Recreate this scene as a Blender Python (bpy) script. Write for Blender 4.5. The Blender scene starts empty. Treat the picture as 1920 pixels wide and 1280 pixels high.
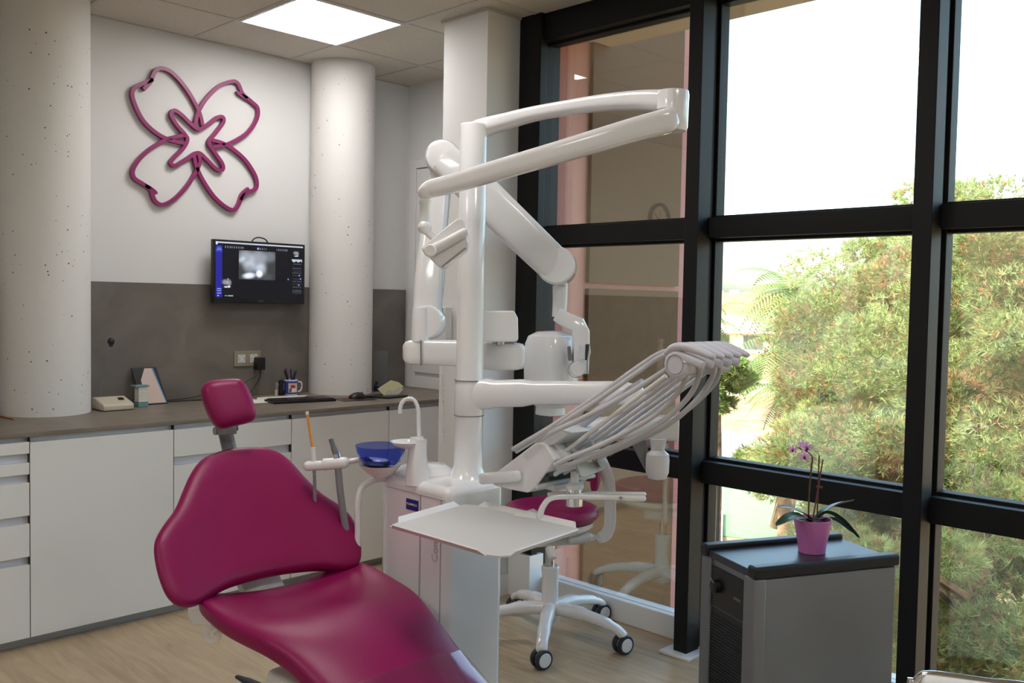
import bpy, math, random
import numpy as np
from mathutils import Vector, Matrix
random.seed(7); RNG = np.random.default_rng(7)
PI = math.pi
col = bpy.context.scene.collection

# ------------------------------------------------------------------ camera
FPX = 1738.0; YAW, PITCH, ROLL = math.radians(44.643), math.radians(-2.482), math.radians(1.051)
C = Vector((0, 0, 1.472))
cy, sy, cp, sp = math.cos(YAW), math.sin(YAW), math.cos(PITCH), math.sin(PITCH)
F = Vector((cy*cp, sy*cp, sp)); R0 = Vector((sy, -cy, 0)); U0 = R0.cross(F)
R = R0*math.cos(ROLL) + U0*math.sin(ROLL); U = -R0*math.sin(ROLL) + U0*math.cos(ROLL)
def ray(x, y): return F + R*((x-960)/FPX) - U*((y-640)/FPX)
def pt(x, y, d): return C + ray(x, y)*d                 # point at distance d along the view axis
def on(x, y, ax, v):                                    # point on the plane ax = v
    r = ray(x, y); i = 'xyz'.index(ax); return C + r*((v-C[i])/r[i])
cam = bpy.data.cameras.new('camera'); cam.lens = FPX/1920*36; cam.sensor_width = 36; cam.clip_start = .05; cam.clip_end = 500
co = bpy.data.objects.new('camera', cam); col.objects.link(co)
co.matrix_world = Matrix(((R.x, U.x, -F.x, C.x), (R.y, U.y, -F.y, C.y), (R.z, U.z, -F.z, C.z), (0, 0, 0, 1)))
bpy.context.scene.camera = co

# ------------------------------------------------------------------ materials
def lin(c):
    if isinstance(c, str): c = tuple(int(c[i:i+2], 16)/255 for i in (0, 2, 4))
    else: c = tuple(v/255 for v in c)
    return tuple(v/12.92 if v <= .04045 else ((v+.055)/1.055)**2.4 for v in c) + (1,)
def mat(name, c, rough=.5, metal=0, spec=.5, coat=0, trans=0, emit=None, es=1, sheen=0):
    m = bpy.data.materials.new(name); m.use_nodes = True; b = m.node_tree.nodes['Principled BSDF']
    b.inputs['Base Color'].default_value = lin(c); b.inputs['Roughness'].default_value = rough
    b.inputs['Metallic'].default_value = metal; b.inputs['Specular IOR Level'].default_value = spec
    b.inputs['Coat Weight'].default_value = coat; b.inputs['Transmission Weight'].default_value = trans
    b.inputs['Sheen Weight'].default_value = sheen
    if emit: b.inputs['Emission Color'].default_value = lin(emit); b.inputs['Emission Strength'].default_value = es
    return m
def N(m, t): return m.node_tree.nodes.new(t)
def L(m, a, b): m.node_tree.links.new(a, b)
def noise_tint(m, c1, c2, scale=5, detail=4, stretch=(1, 1, 1), lo=.35, hi=.65, coords='Object', bump=0, distort=0):
    b = m.node_tree.nodes['Principled BSDF']
    tc = N(m, 'ShaderNodeTexCoord'); mp = N(m, 'ShaderNodeMapping'); mp.inputs['Scale'].default_value = stretch
    nz = N(m, 'ShaderNodeTexNoise'); nz.inputs['Scale'].default_value = scale; nz.inputs['Detail'].default_value = detail
    nz.inputs['Distortion'].default_value = distort
    cr = N(m, 'ShaderNodeValToRGB'); e = cr.color_ramp.elements
    e[0].position = lo; e[0].color = lin(c1); e[1].position = hi; e[1].color = lin(c2)
    L(m, tc.outputs[coords], mp.inputs[0]); L(m, mp.outputs[0], nz.inputs[0]); L(m, nz.outputs[0], cr.inputs[0]); L(m, cr.outputs[0], b.inputs['Base Color'])
    if bump:
        bp = N(m, 'ShaderNodeBump'); bp.inputs['Strength'].default_value = bump; bp.inputs['Distance'].default_value = .01
        L(m, nz.outputs[0], bp.inputs['Height']); L(m, bp.outputs[0], b.inputs['Normal'])
    return cr
M = {}
M['wall'] = mat('wall_paint', (222, 222, 222), .9)
M['wall_warm'] = mat('wall_paint_warm', (218, 214, 206), .9)
M['ceiling'] = mat('ceiling_tile', (206, 199, 187), .95); noise_tint(M['ceiling'], (200, 193, 181), (212, 205, 193), 120, 2, bump=.15)
M['tgrid'] = mat('ceiling_grid_metal', (196, 191, 182), .6)
M['white'] = mat('white_lacquer', (236, 236, 236), .22, coat=.3)
M['gloss'] = mat('white_gloss_plastic', (232, 232, 234), .16, coat=.5)
M['satin'] = mat('white_satin_plastic', (224, 224, 224), .35)
M['lilac'] = mat('pale_grey_silicone', (205, 204, 214), .42)
M['hose'] = mat('grey_hose_silicone', (196, 195, 200), .38)
M['greyhose'] = mat('dark_grey_hose', (140, 142, 148), .5)
M['cabinet'] = mat('cabinet_front_white', (226, 225, 224), .38)
M['cabchannel'] = mat('cabinet_channel', (214, 216, 224), .4)
M['seam'] = mat('dark_seam', (60, 60, 62), .7)
M['plinth'] = mat('plinth_aluminium', (168, 170, 172), .35, .5)
M['black'] = mat('black_aluminium', (15, 16, 18), .55, .0, spec=.28)
M['blackpl'] = mat('black_plastic', (20, 20, 23), .4)
M['rubber'] = mat('black_rubber', (40, 46, 54), .6)
M['chrome'] = mat('chrome', (215, 215, 215), .12, 1)
M['steel'] = mat('brushed_steel', (132, 134, 140), .5, .55); noise_tint(M['steel'], (124, 126, 132), (142, 144, 150), 2.5, 3, (1, 1, 1), .2, .8)
M['greymetal'] = mat('grey_metal', (130, 132, 134), .4, .6)
M['magenta'] = mat('magenta_upholstery', (136, 18, 80), .36, spec=.3)
_b = M['magenta'].node_tree.nodes['Principled BSDF']
_v = N(M['magenta'], 'ShaderNodeTexVoronoi'); _v.inputs['Scale'].default_value = 420; _tc = N(M['magenta'], 'ShaderNodeTexCoord')
_bp = N(M['magenta'], 'ShaderNodeBump'); _bp.inputs['Strength'].default_value = .12; _bp.inputs['Distance'].default_value = .002
L(M['magenta'], _tc.outputs['Object'], _v.inputs[0]); L(M['magenta'], _v.outputs[0], _bp.inputs['Height']); L(M['magenta'], _bp.outputs[0], _b.inputs['Normal'])
M['logo'] = mat('magenta_acrylic', (136, 38, 98), .38)
M['slab'] = mat('grey_stone_laminate', (112, 106, 100), .5); noise_tint(M['slab'], (103, 98, 92), (124, 118, 111), 3.2, 12, (1, 1, 1), .3, .7, distort=1.5)
M['worktop'] = mat('worktop_stone', (118, 108, 98), .45); noise_tint(M['worktop'], (110, 101, 91), (130, 120, 109), 5, 12, (1, 1, 1), .3, .7, distort=1.2)
M['pink'] = mat('pink_stucco', (168, 118, 112), .95)
M['purple'] = mat('purple_ceramic', (200, 118, 186), .4)
M['soil'] = mat('potting_bark', (50, 34, 30), .9)
M['orleaf'] = mat('orchid_leaf', (42, 74, 52), .35, coat=.2)
M['orstem'] = mat('orchid_stem', (84, 60, 40), .6)
M['stake'] = mat('orchid_stake', (98, 50, 40), .6)
M['petal'] = mat('orchid_petal', (232, 176, 238), .6)
M['petal2'] = mat('orchid_lip', (130, 30, 90), .6)
M['blue'] = mat('navy_badge', (28, 36, 120), .4)
M['bowl'] = mat('cobalt_glass', (150, 166, 250), .03, trans=.97)
M['bowl'].node_tree.nodes['Principled BSDF'].inputs['IOR'].default_value = 1.12
M['paper'] = mat('paper_white', (225, 222, 214), .8)
M['yellow'] = mat('pale_yellow_paper', (232, 228, 182), .8)
M['cream'] = mat('cream_plastic', (198, 188, 170), .5)
M['beige'] = mat('beige_plate', (148, 140, 120), .4)
M['orange'] = mat('orange_plastic', (226, 150, 60), .4)
M['teal'] = mat('teal_card', (110, 150, 155), .6)
M['pinkish'] = mat('pale_print', (206, 186, 178), .35)
M['mug'] = mat('mug_white', (225, 225, 228), .2)
M['mugblue'] = mat('mug_blue', (52, 66, 158), .3)
M['red'] = mat('red_print', (170, 50, 50), .5)
M['greyfab'] = mat('grey_fabric', (120, 118, 116), .8)
M['clear'] = mat('clear_acrylic', (225, 232, 235), .1, trans=.9); M['clear'].node_tree.nodes['Principled BSDF'].inputs['IOR'].default_value = 1.2
M['frost'] = mat('frosted_plastic', (222, 220, 222), .3)
M['devgrey'] = mat('grey_green_plastic', (186, 196, 196), .3)
M['clockrim'] = mat('clock_rim', (60, 34, 40), .4)
M['trayinner'] = mat('tray_mat', (198, 198, 198), .55)
M['bronze'] = mat('bark', (104, 80, 62), .95); noise_tint(M['bronze'], (84, 64, 50), (150, 122, 98), 6, 8)

# round concrete columns: white paint with small dark pits
m = M['pitted'] = mat('pitted_white_concrete', (226, 223, 218), .85)
b = m.node_tree.nodes['Principled BSDF']; tc = N(m, 'ShaderNodeTexCoord')
vo = N(m, 'ShaderNodeTexVoronoi'); vo.inputs['Scale'].default_value = 34; vo.inputs['Randomness'].default_value = 1
L(m, tc.outputs['Object'], vo.inputs[0])
nz = N(m, 'ShaderNodeTexNoise'); nz.inputs['Scale'].default_value = 5; L(m, tc.outputs['Object'], nz.inputs[0])
mu = N(m, 'ShaderNodeMath'); mu.operation = 'MULTIPLY'; L(m, vo.outputs['Color'], mu.inputs[0]); mu.inputs[1].default_value = .16
lt = N(m, 'ShaderNodeMath'); lt.operation = 'LESS_THAN'; L(m, vo.outputs['Distance'], lt.inputs[0]); L(m, mu.outputs[0], lt.inputs[1])
g2 = N(m, 'ShaderNodeMath'); g2.operation = 'GREATER_THAN'; L(m, nz.outputs[0], g2.inputs[0]); g2.inputs[1].default_value = .47
mm = N(m, 'ShaderNodeMath'); mm.operation = 'MULTIPLY'; L(m, lt.outputs[0], mm.inputs[0]); L(m, g2.outputs[0], mm.inputs[1])
mx = N(m, 'ShaderNodeMix'); mx.data_type = 'RGBA'; mx.inputs['A'].default_value = lin((223, 222, 220)); mx.inputs['B'].default_value = lin((110, 104, 98))
L(m, mm.outputs[0], mx.inputs['Factor']); L(m, mx.outputs['Result'], b.inputs['Base Color'])
bp = N(m, 'ShaderNodeBump'); bp.inputs['Strength'].default_value = .12; bp.inputs['Distance'].default_value = .02
n3 = N(m, 'ShaderNodeTexNoise'); n3.inputs['Scale'].default_value = 14; n3.inputs['Detail'].default_value = 8; L(m, tc.outputs['Object'], n3.inputs[0]); L(m, n3.outputs[0], bp.inputs['Height']); L(m, bp.outputs[0], b.inputs['Normal'])

# oak floor: planks along X
m = M['floor'] = mat('oak_vinyl_floor', (176, 152, 120), .42)
b = m.node_tree.nodes['Principled BSDF']; tc = N(m, 'ShaderNodeTexCoord')
br = N(m, 'ShaderNodeTexBrick'); br.inputs['Scale'].default_value = 1; br.inputs['Mortar Size'].default_value = .0012; br.inputs['Brick Width'].default_value = 1.22; br.inputs['Row Height'].default_value = .18
br.offset = .37; br.inputs['Color1'].default_value = (0, 0, 0, 1); br.inputs['Color2'].default_value = (1, 1, 1, 1); br.inputs['Mortar'].default_value = (.45, .45, .45, 1)
mb_ = N(m, 'ShaderNodeMapping'); mb_.inputs['Rotation'].default_value = (0, 0, PI/2); L(m, tc.outputs['Object'], mb_.inputs[0]); L(m, mb_.outputs[0], br.inputs[0])
mp = N(m, 'ShaderNodeMapping'); mp.inputs['Scale'].default_value = (8, 1.1, 1); L(m, tc.outputs['Object'], mp.inputs[0])
nz = N(m, 'ShaderNodeTexNoise'); nz.inputs['Scale'].default_value = 2.4; nz.inputs['Detail'].default_value = 9; nz.inputs['Distortion'].default_value = 1.4; L(m, mp.outputs[0], nz.inputs[0])
cr = N(m, 'ShaderNodeValToRGB'); e = cr.color_ramp.elements; e[0].position = .3; e[0].color = lin((162, 142, 114)); e[1].position = .7; e[1].color = lin((190, 170, 141)); L(m, nz.outputs[0], cr.inputs[0])
mx = N(m, 'ShaderNodeMix'); mx.data_type = 'RGBA'; mx.blend_type = 'OVERLAY'; mx.inputs['Factor'].default_value = .07; L(m, cr.outputs[0], mx.inputs['A']); L(m, br.outputs[0], mx.inputs['B']); L(m, mx.outputs['Result'], b.inputs['Base Color'])

# window glass: lightly tinted, partly mirroring solar glass
def glassmat(name, fac, tint):
    m = bpy.data.materials.new(name); m.use_nodes = True; nt = m.node_tree; nt.nodes.clear()
    out = nt.nodes.new('ShaderNodeOutputMaterial'); mixs = nt.nodes.new('ShaderNodeMixShader')
    tr = nt.nodes.new('ShaderNodeBsdfTransparent'); tr.inputs[0].default_value = tint
    gl = nt.nodes.new('ShaderNodeBsdfGlossy'); gl.inputs['Roughness'].default_value = 0; gl.inputs[0].default_value = (1, .87, .72, 1)
    ge = nt.nodes.new('ShaderNodeNewGeometry'); dt = nt.nodes.new('ShaderNodeVectorMath'); dt.operation = 'DOT_PRODUCT'; L(m, ge.outputs['Normal'], dt.inputs[0]); L(m, ge.outputs['Incoming'], dt.inputs[1])
    def mth(op, a, v=None):
        q = nt.nodes.new('ShaderNodeMath'); q.operation = op; q.use_clamp = op == 'ADD'
        if isinstance(a, (int, float)): q.inputs[0].default_value = a
        else: L(m, a, q.inputs[0])
        if v is not None:
            if isinstance(v, (int, float)): q.inputs[1].default_value = v
            else: L(m, v, q.inputs[1])
        return q.outputs[0]
    k = mth('POWER', mth('SUBTRACT', 1.0, mth('ABSOLUTE', dt.outputs['Value'])), 5.0)      # Schlick, same from both sides
    ad_ = mth('ADD', mth('MULTIPLY', k, 1-fac), fac)
    L(m, ad_, mixs.inputs[0]); L(m, tr.outputs[0], mixs.inputs[1]); L(m, gl.outputs[0], mixs.inputs[2]); L(m, mixs.outputs[0], out.inputs[0])
    return m
M['glass'] = glassmat('solar_glass', .215, (.88, .93, .88, 1))
M['film'] = glassmat('clear_plastic_film', .10, (.96, .96, .98, 1))
M['film'].node_tree.nodes['Glossy BSDF'].inputs['Roughness'].default_value = .09; M['film'].node_tree.nodes['Glossy BSDF'].inputs[0].default_value = (1, 1, 1, 1)
M['lamp'] = mat('led_panel', (255, 255, 255), .5, emit=(253, 249, 245), es=11.5)

# ------------------------------------------------------------------ mesh builder
class MB:
    def __init__(s): s.v = []; s.f = []
    def add(s, vs, fs):
        o = len(s.v); s.v += [Vector(v) for v in vs]; s.f += [tuple(i+o for i in f) for f in fs]; return s
    def box(s, x0, x1, y0, y1, z0, z1):
        return s.add([(x0,y0,z0),(x1,y0,z0),(x1,y1,z0),(x0,y1,z0),(x0,y0,z1),(x1,y0,z1),(x1,y1,z1),(x0,y1,z1)],
                     [(0,3,2,1),(4,5,6,7),(0,1,5,4),(1,2,6,5),(2,3,7,6),(3,0,4,7)])
    def obox(s, c, ax, ay, az):     # centre and three half vectors
        c, ax, ay, az = map(Vector, (c, ax, ay, az)); v = []
        for k in (-1, 1):
            for i, j in ((-1,-1),(1,-1),(1,1),(-1,1)): v.append(c+ax*i+ay*j+az*k)
        return s.add(v, [(0,3,2,1),(4,5,6,7),(0,1,5,4),(1,2,6,5),(2,3,7,6),(3,0,4,7)])
    def prism(s, poly, ext):        # 3D polygon swept by ext
        n = len(poly); poly = [Vector(p) for p in poly]; ext = Vector(ext)
        return s.add(poly+[p+ext for p in poly], [tuple(range(n))[::-1], tuple(range(n, 2*n))]+[(i, (i+1)%n, n+(i+1)%n, n+i) for i in range(n)])
    def rings(s, rings, cap0=True, cap1=True):
        n = len(rings[0]); fs = []
        for k in range(len(rings)-1):
            for i in range(n):
                j = (i+1)%n; fs.append((k*n+i, k*n+j, (k+1)*n+j, (k+1)*n+i))
        if cap0: fs.append(tuple(range(n))[::-1])
        if cap1: fs.append(tuple((len(rings)-1)*n+i for i in range(n)))
        return s.add([p for r in rings for p in r], fs)
    def lathe(s, prof, c=(0,0,0), ax=(0,0,1), n=32, cap0=True, cap1=True, sq=2.0):   # prof: (radius, height)
        c = Vector(c); ax = Vector(ax).normalized(); u = ax.orthogonal().normalized()
        if abs(ax.z) > .99: u = Vector((1, 0, 0))
        w = ax.cross(u); rg = []
        for r, h in prof:
            ring = []
            for i in range(n):
                t = 2*PI*i/n; a, b = math.cos(t), math.sin(t)
                if sq != 2.0:
                    k = (abs(a)**sq+abs(b)**sq)**(-1/sq); a *= k; b *= k
                ring.append(c+ax*h+(u*a+w*b)*max(r, 1e-4))
            rg.append(ring)
        return s.rings(rg, cap0, cap1)
    def cyl(s, p0, p1, r, r1=None, n=24):
        p0, p1 = Vector(p0), Vector(p1); d = (p1-p0).length
        return s.lathe([(r, 0), (r if r1 is None else r1, d)], p0, p1-p0, n)
    def sphere(s, c, r, n=20, m=12, sc=(1,1,1)):
        rg = []
        for k in range(m+1):
            a = PI*k/m
            rg.append([Vector(c)+Vector((math.sin(a)*math.cos(2*PI*i/n)*r*sc[0]+(1e-5*math.cos(2*PI*i/n)), math.sin(a)*math.sin(2*PI*i/n)*r*sc[1]+(1e-5*math.sin(2*PI*i/n)), -math.cos(a)*r*sc[2])) for i in range(n)])
        return s.rings(rg)
    def sweep(s, pts, secs, up=(0,0,1), n=20, e=2.0, capround=False):   # secs: (half width, half height) at each point
        pts = [Vector(p) for p in pts]; up = Vector(up); rg = []
        if not isinstance(secs, list): secs = [secs]*len(pts)
        secs = [(q, q) if not isinstance(q, tuple) else q for q in secs]
        P2, S2 = list(pts), list(secs)
        if capround:
            d0 = (pts[0]-pts[1]).normalized(); d1 = (pts[-1]-pts[-2]).normalized(); h0 = min(secs[0]); h1 = min(secs[-1])
            pre = [(pts[0]+d0*h0*math.sin(a), (secs[0][0]-h0+h0*math.cos(a)+1e-4, secs[0][1]-h0+h0*math.cos(a)+1e-4)) for a in (PI/2*.97, PI/3, PI/6)]
            post = [(pts[-1]+d1*h1*math.sin(a), (secs[-1][0]-h1+h1*math.cos(a)+1e-4, secs[-1][1]-h1+h1*math.cos(a)+1e-4)) for a in (PI/6, PI/3, PI/2*.97)]
            P2 = [q[0] for q in pre]+P2+[q[0] for q in post]; S2 = [q[1] for q in pre]+S2+[q[1] for q in post]
        for k, p in enumerate(P2):
            t = (P2[min(k+1, len(P2)-1)]-P2[max(k-1, 0)]).normalized()
            sd = t.cross(up)
            if sd.length < 1e-3: sd = t.orthogonal()
            sd.normalize(); uu = sd.cross(t).normalized(); w, h = S2[k]; ring = []
            for i in range(n):
                a = 2*PI*i/n; x, y = math.cos(a), math.sin(a)
                if e != 2.0:
                    kk = (abs(x)**e+abs(y)**e)**(-1/e); x *= kk; y *= kk
                ring.append(p+sd*x*w+uu*y*h)
            rg.append(ring)
        return s.rings(rg)
def smooth_path(pts, k=6, closed=False):
    pts = [Vector(p) for p in pts]; n = len(pts); out = []
    for i in range(n if closed else n-1):
        g = (lambda j: pts[j % n]) if closed else (lambda j: pts[max(0, min(n-1, j))])
        p0, p1, p2, p3 = g(i-1), g(i), g(i+1), g(i+2)
        for q in range(k):
            t = q/k; out.append(.5*((2*p1)+(p2-p0)*t+(2*p0-5*p1+4*p2-p3)*t*t+(3*p1-p0-3*p2+p3)*t**3))
    if not closed: out.append(pts[-1])
    return out
ROOT = {}
def origin(o):
    v = Vector((0, 0, 0))
    while o is not None: v += o.location; o = o.parent
    return v
def obj(name, mb, m, parent=None, smooth=True, bevel=0, seg=3, sub=0, angle=35):
    me = bpy.data.meshes.new(name)
    vs = mb.v
    if parent is not None: o0 = origin(parent)
    elif name.startswith(('wall', 'floor', 'ceiling', 'window', 'trim', 'baseboard')): o0 = Vector((0, 0, 0))
    else:
        o0 = Vector((sum(v.x for v in vs)/len(vs), sum(v.y for v in vs)/len(vs), min(v.z for v in vs)))
    me.from_pydata([tuple(v-o0) for v in vs], [], mb.f); me.validate(); me.update()
    import bmesh
    bm = bmesh.new(); bm.from_mesh(me); bmesh.ops.recalc_face_normals(bm, faces=bm.faces); bm.to_mesh(me); bm.free()
    if isinstance(m, (list, tuple)):
        for q in m: me.materials.append(q)
    else: me.materials.append(m)
    o = bpy.data.objects.new(name, me); col.objects.link(o)
    if parent is not None: o.parent = parent
    else: o.location = o0
    if smooth:
        me.polygons.foreach_set('use_smooth', [True]*len(me.polygons)); me.update()
        try: me.set_sharp_from_angle(angle=math.radians(angle))
        except Exception: pass
    if bevel:
        b = o.modifiers.new('bevel', 'BEVEL'); b.width = bevel; b.segments = seg; b.limit_method = 'ANGLE'; b.angle_limit = math.radians(30); b.harden_normals = False
        me.polygons.foreach_set('use_smooth', [True]*len(me.polygons))
        w = o.modifiers.new('weighted', 'WEIGHTED_NORMAL'); w.keep_sharp = False
    if sub:
        q = o.modifiers.new('sub', 'SUBSURF'); q.levels = sub; q.render_levels = sub
    return o
def tag(o, label=None, cat=None, group=None, kind=None):
    if label: o['label'] = label
    if cat: o['category'] = cat
    if group: o['group'] = group
    if kind: o['kind'] = kind
    return o
def thing(name, label, cat, loc=(0,0,0), group=None):
    o = bpy.data.objects.new(name, None); o.empty_display_size = .1; col.objects.link(o); o.location = Vector(loc); return tag(o, label, cat, group)
def struct(name, mb, m, parent=None, label=None, **k):
    o = obj(name, mb, m, parent, **k); o['kind'] = 'structure'
    if label: o['label'] = label
    return o
def B(*a): return MB().box(*a)
def duptree(o, loc, label, group=None):
    r = o.copy(); col.objects.link(r); r.location = loc; r['label'] = label
    if group: r['group'] = group
    for ch in o.children:
        c = ch.copy(); col.objects.link(c); c.parent = r
        for g in ch.children:
            d = g.copy(); col.objects.link(d); d.parent = c
    return r
def text(name, s, size, m, parent, o, xdir, up, ext=.0006):
    cu = bpy.data.curves.new(name, 'FONT'); cu.body = s; cu.size = size; cu.extrude = ext; cu.align_x = 'CENTER'; cu.align_y = 'CENTER'; cu.materials.append(m)
    t = bpy.data.objects.new(name, cu); col.objects.link(t)
    x = Vector(xdir).normalized(); y = Vector(up).normalized(); z = x.cross(y); l = Vector(o)-origin(parent)
    bpy.context.view_layer.update(); me = bpy.data.meshes.new_from_object(t); me.transform(Matrix(((x.x, y.x, z.x, l.x), (x.y, y.y, z.y, l.y), (x.z, y.z, z.z, l.z), (0, 0, 0, 1))))
    bpy.data.objects.remove(t); o_ = bpy.data.objects.new(name, me); col.objects.link(o_); o_.parent = parent
    return o_

# ------------------------------------------------------------------ room shell
YB = 4.82; H = 2.865; XW = 3.37
struct('floor', B(-2.2, 3.46, -2.6, 4.95, -.12, 0), M['floor'], smooth=False, label='light oak plank floor')
struct('wall_back', B(-2.2, 4.0, YB, YB+.12, 0, H), M['wall'], smooth=False, label='white back wall behind the worktop')
struct('wall_left', B(-2.2, -2.08, -2.6, YB, 0, H), M['wall_warm'], smooth=False)
struct('wall_behind', B(-2.08, 3.46, -2.6, -2.48, 0, H), M['wall_warm'], smooth=False)
struct('wall_right', MB().box(3.87, 4.0, 3.44, YB, 0, H).box(3.46, 3.87, 3.44, 3.56, 0, H), M['wall'], smooth=False, label='white wall of the recess beside the pillar')
struct('floor_recess', B(3.46, 3.88, 3.56, 4.82, -.12, 0), M['floor'], smooth=False)
pl = MB().box(3.083, 3.46, 3.245, 3.56, 0, H)
struct('wall_pillar', pl, M['wall'], smooth=False, label='white square pillar beside the window')
struct('trim_1', MB().box(3.07, 3.5, 3.232, 3.57, H-.012, H-.001), M['tgrid'], smooth=False)
ceil = struct('ceiling', B(-2.2, 4.0, -2.6, 4.95, H, H+.3), M['ceiling'], smooth=False, label='white tiled suspended ceiling')
g = MB(); w = .011
gx = [2.98+.6*k for k in range(-8, 2)]; gy = [4.34+.6*k for k in range(-11, 1)]
for x in gx: g.box(x-w, x+w, -2.48, YB, H-.0035, H)
for y in gy:
    xs = [-2.08]+[q for q in gx]+[3.87]
    g.box(-2.08, 3.87 if y > 3.6 else 3.40, y-w, y+w, H-.003, H)
g.box(-2.08, 3.87, YB-.018, YB, H-.004, H)
obj('ceiling_grid', g, M['tgrid'], ceil, smooth=False)
def column(name, x, y, r, lab):
    mb = MB().lathe([(r, 0), (r, .9), (r, 1.2), (r, H-.001)], (x, y, 0), n=64)
    struct(name, mb, M['pitted'], label=lab, angle=60)
column('wall_column', 1.577, 4.69, .20, 'thick round white concrete column at the left')
column('wall_column', 3.276, 4.70, .19, 'round white concrete column behind the monitor side')
struct('baseboard_window', MB().box(XW, XW+.09, -2.48, 3.245, 0, .105), M['white'], smooth=False, bevel=.004, label='white skirting under the glazing')
struct('baseboard_pillar', MB().box(3.071, 3.083, 3.233, 3.56, 0, .105).box(3.071, 3.37, 3.233, 3.245, 0, .105), M['white'], smooth=False)

# glazing
posts = [2.18-.934*k for k in range(0, 5)]
fr = MB()
for i, y in enumerate(posts):
    fr = MB().box(3.245, 3.335, y-.033, y+.033, .01, H).box(3.335, 3.46, y-.022, y+.022, .01, H).box(3.375, 3.44, y-.036, y+.036, .105, H)
    struct('window_post', fr, M['black'], smooth=False, bevel=.003, seg=2, label='black aluminium window post')
    struct('trim_2', MB().box(3.20, XW, y-.075, y+.075, 0, .012), M['white'], smooth=False, bevel=.002)
fr = MB().box(3.30, 3.37, 3.15, 3.243, .22, H).box(3.30, 3.345, 3.10, 3.15, .22, H).box(3.345, 3.46, 3.115, 3.245, .105, H)
struct('window_post', fr, M['black'], smooth=False, bevel=.003, seg=2, label='black aluminium frame post against the pillar')
struct('trim_3', MB().box(3.28, 3.38, 3.09, 3.24, 0, .22), M['white'], smooth=False, bevel=.003)
edges = [3.12]+posts
nwin = 1
for i in range(len(edges)):
    y1 = edges[i]-(.0 if i == 0 else .022); y0 = (edges[i+1]+.022) if i+1 < len(edges) else -2.48
    if y1-y0 < .2: continue
    rails = [(.722, .815), (1.75, 1.835), (2.735, H)]
    for z0, z1 in rails:
        mb = MB().box(3.325, 3.46, y0, y1, z0, z1).box(3.38, 3.44, y0, y1, z0-.012, z1+.012)
        struct('window_rail', mb, M['black'], smooth=False, bevel=.003, seg=2)
    for z0, z1 in ((.105, .722), (.815, 1.75), (1.835, 2.735)):
        w = struct('window_%d' % nwin, MB().box(3.40, 3.408, y0, y1, z0, z1), M['glass'], smooth=False, label='tinted glass pane'); nwin += 1

# ------------------------------------------------------------------ ceiling lights
def ceiling_light(x0, y0, label):
    t = thing('ceiling_light', label, 'ceiling light', (x0+.3, y0+.3, H), 'square LED panels in the ceiling')
    f = MB()
    for a in ((x0+.005, x0+.595, y0+.005, y0+.018), (x0+.005, x0+.595, y0+.582, y0+.595), (x0+.005, x0+.018, y0+.018, y0+.582), (x0+.582, x0+.595, y0+.018, y0+.582)):
        f.box(*a, H-.009, H-.0005)
    obj('frame', f, M['white'], t, smooth=False)
    obj('diffuser', B(x0+.018, x0+.582, y0+.018, y0+.582, H-.006, H-.001), M['lamp'], t, smooth=False)
    return t
cl = ceiling_light(2.38, 3.74, 'square glowing white LED panel in the ceiling before the columns')
for k, (x, y) in enumerate(((1.18, 1.94), (1.18, -.46), (-1.22, 1.94), (-1.22, -.46))):
    duptree(cl, (x+.3, y+.3, H), ['square LED ceiling panel above the dental chair', 'square LED ceiling panel behind the camera near the windows', 'square LED ceiling panel by the left wall', 'square LED ceiling panel at the rear left corner of the room'][k])

# ------------------------------------------------------------------ flower sign
def cz(x, y, off=0): return on(x/2.977, y/2.977, 'y', YB-.015)
sign = thing('flower_sign', 'magenta outline of a four-petalled flower mounted on the white wall', 'wall sign', on(365, 262, 'y', YB-.03))
def strip(mb, pts, closed=False, taper=False, hw=.0098):
    p = smooth_path([cz(*q) for q in pts], 7, closed)
    if closed: p.append(p[0])
    n = len(p); secs = []
    for i in range(n):
        t = i/(n-1); k = 1
        if taper: k = min(1, .35+ (1-t)*3)
        secs.append((hw*k, .012))
    pth = p; s = []
    for i, q in enumerate(pth):
        if closed: t = pth[(i+1) % (n-1)]-pth[(i-1) % (n-1)]
        else: t = pth[min(i+1, n-1)]-pth[max(i-1, 0)]
        t.normalize(); nn = Vector((-t.z, 0, t.x)); w_, h_ = secs[i]; dy = Vector((0, h_, 0))
        s.append([q+nn*w_-dy, q-nn*w_-dy, q-nn*w_+dy, q+nn*w_+dy])
    mb.rings(s, not closed, not closed)
petals = [
 ([(1128,702),(1108,625),(1062,535),(1005,455),(945,398),(890,382),(858,405),(838,455),(798,500)], [(850,445),(790,470),(745,495),(738,550),(790,665),(865,740),(945,782),(1025,800)]),
 ([(1085,700),(1103,628),(1150,550),(1220,482),(1290,455),(1325,468),(1352,525),(1400,568),(1435,605),(1430,665),(1385,735),(1325,778),(1262,806),(1180,822)], [(1378,552),(1345,532),(1316,512)]),
 ([(1025,755),(945,772),(865,812),(790,872),(742,940),(745,992),(800,1030),(838,1062),(862,1120),(905,1142),(970,1112),(1040,1040),(1088,965),(1112,905),(1105,862)], [(806,1035),(842,1056),(874,1082)]),
 ([(1078,862),(1095,935),(1135,1015),(1190,1095),(1250,1150),(1300,1172),(1328,1142),(1350,1085),(1385,1052)], [(1338,1115),(1370,1078),(1425,1052),(1425,990),(1375,905),(1310,842),(1240,800),(1180,782)])]
for a, b in petals:
    mb = MB(); strip(mb, a); strip(mb, b, taper=len(b) < 4); obj('petal', mb, M['logo'], sign, angle=50)
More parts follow.
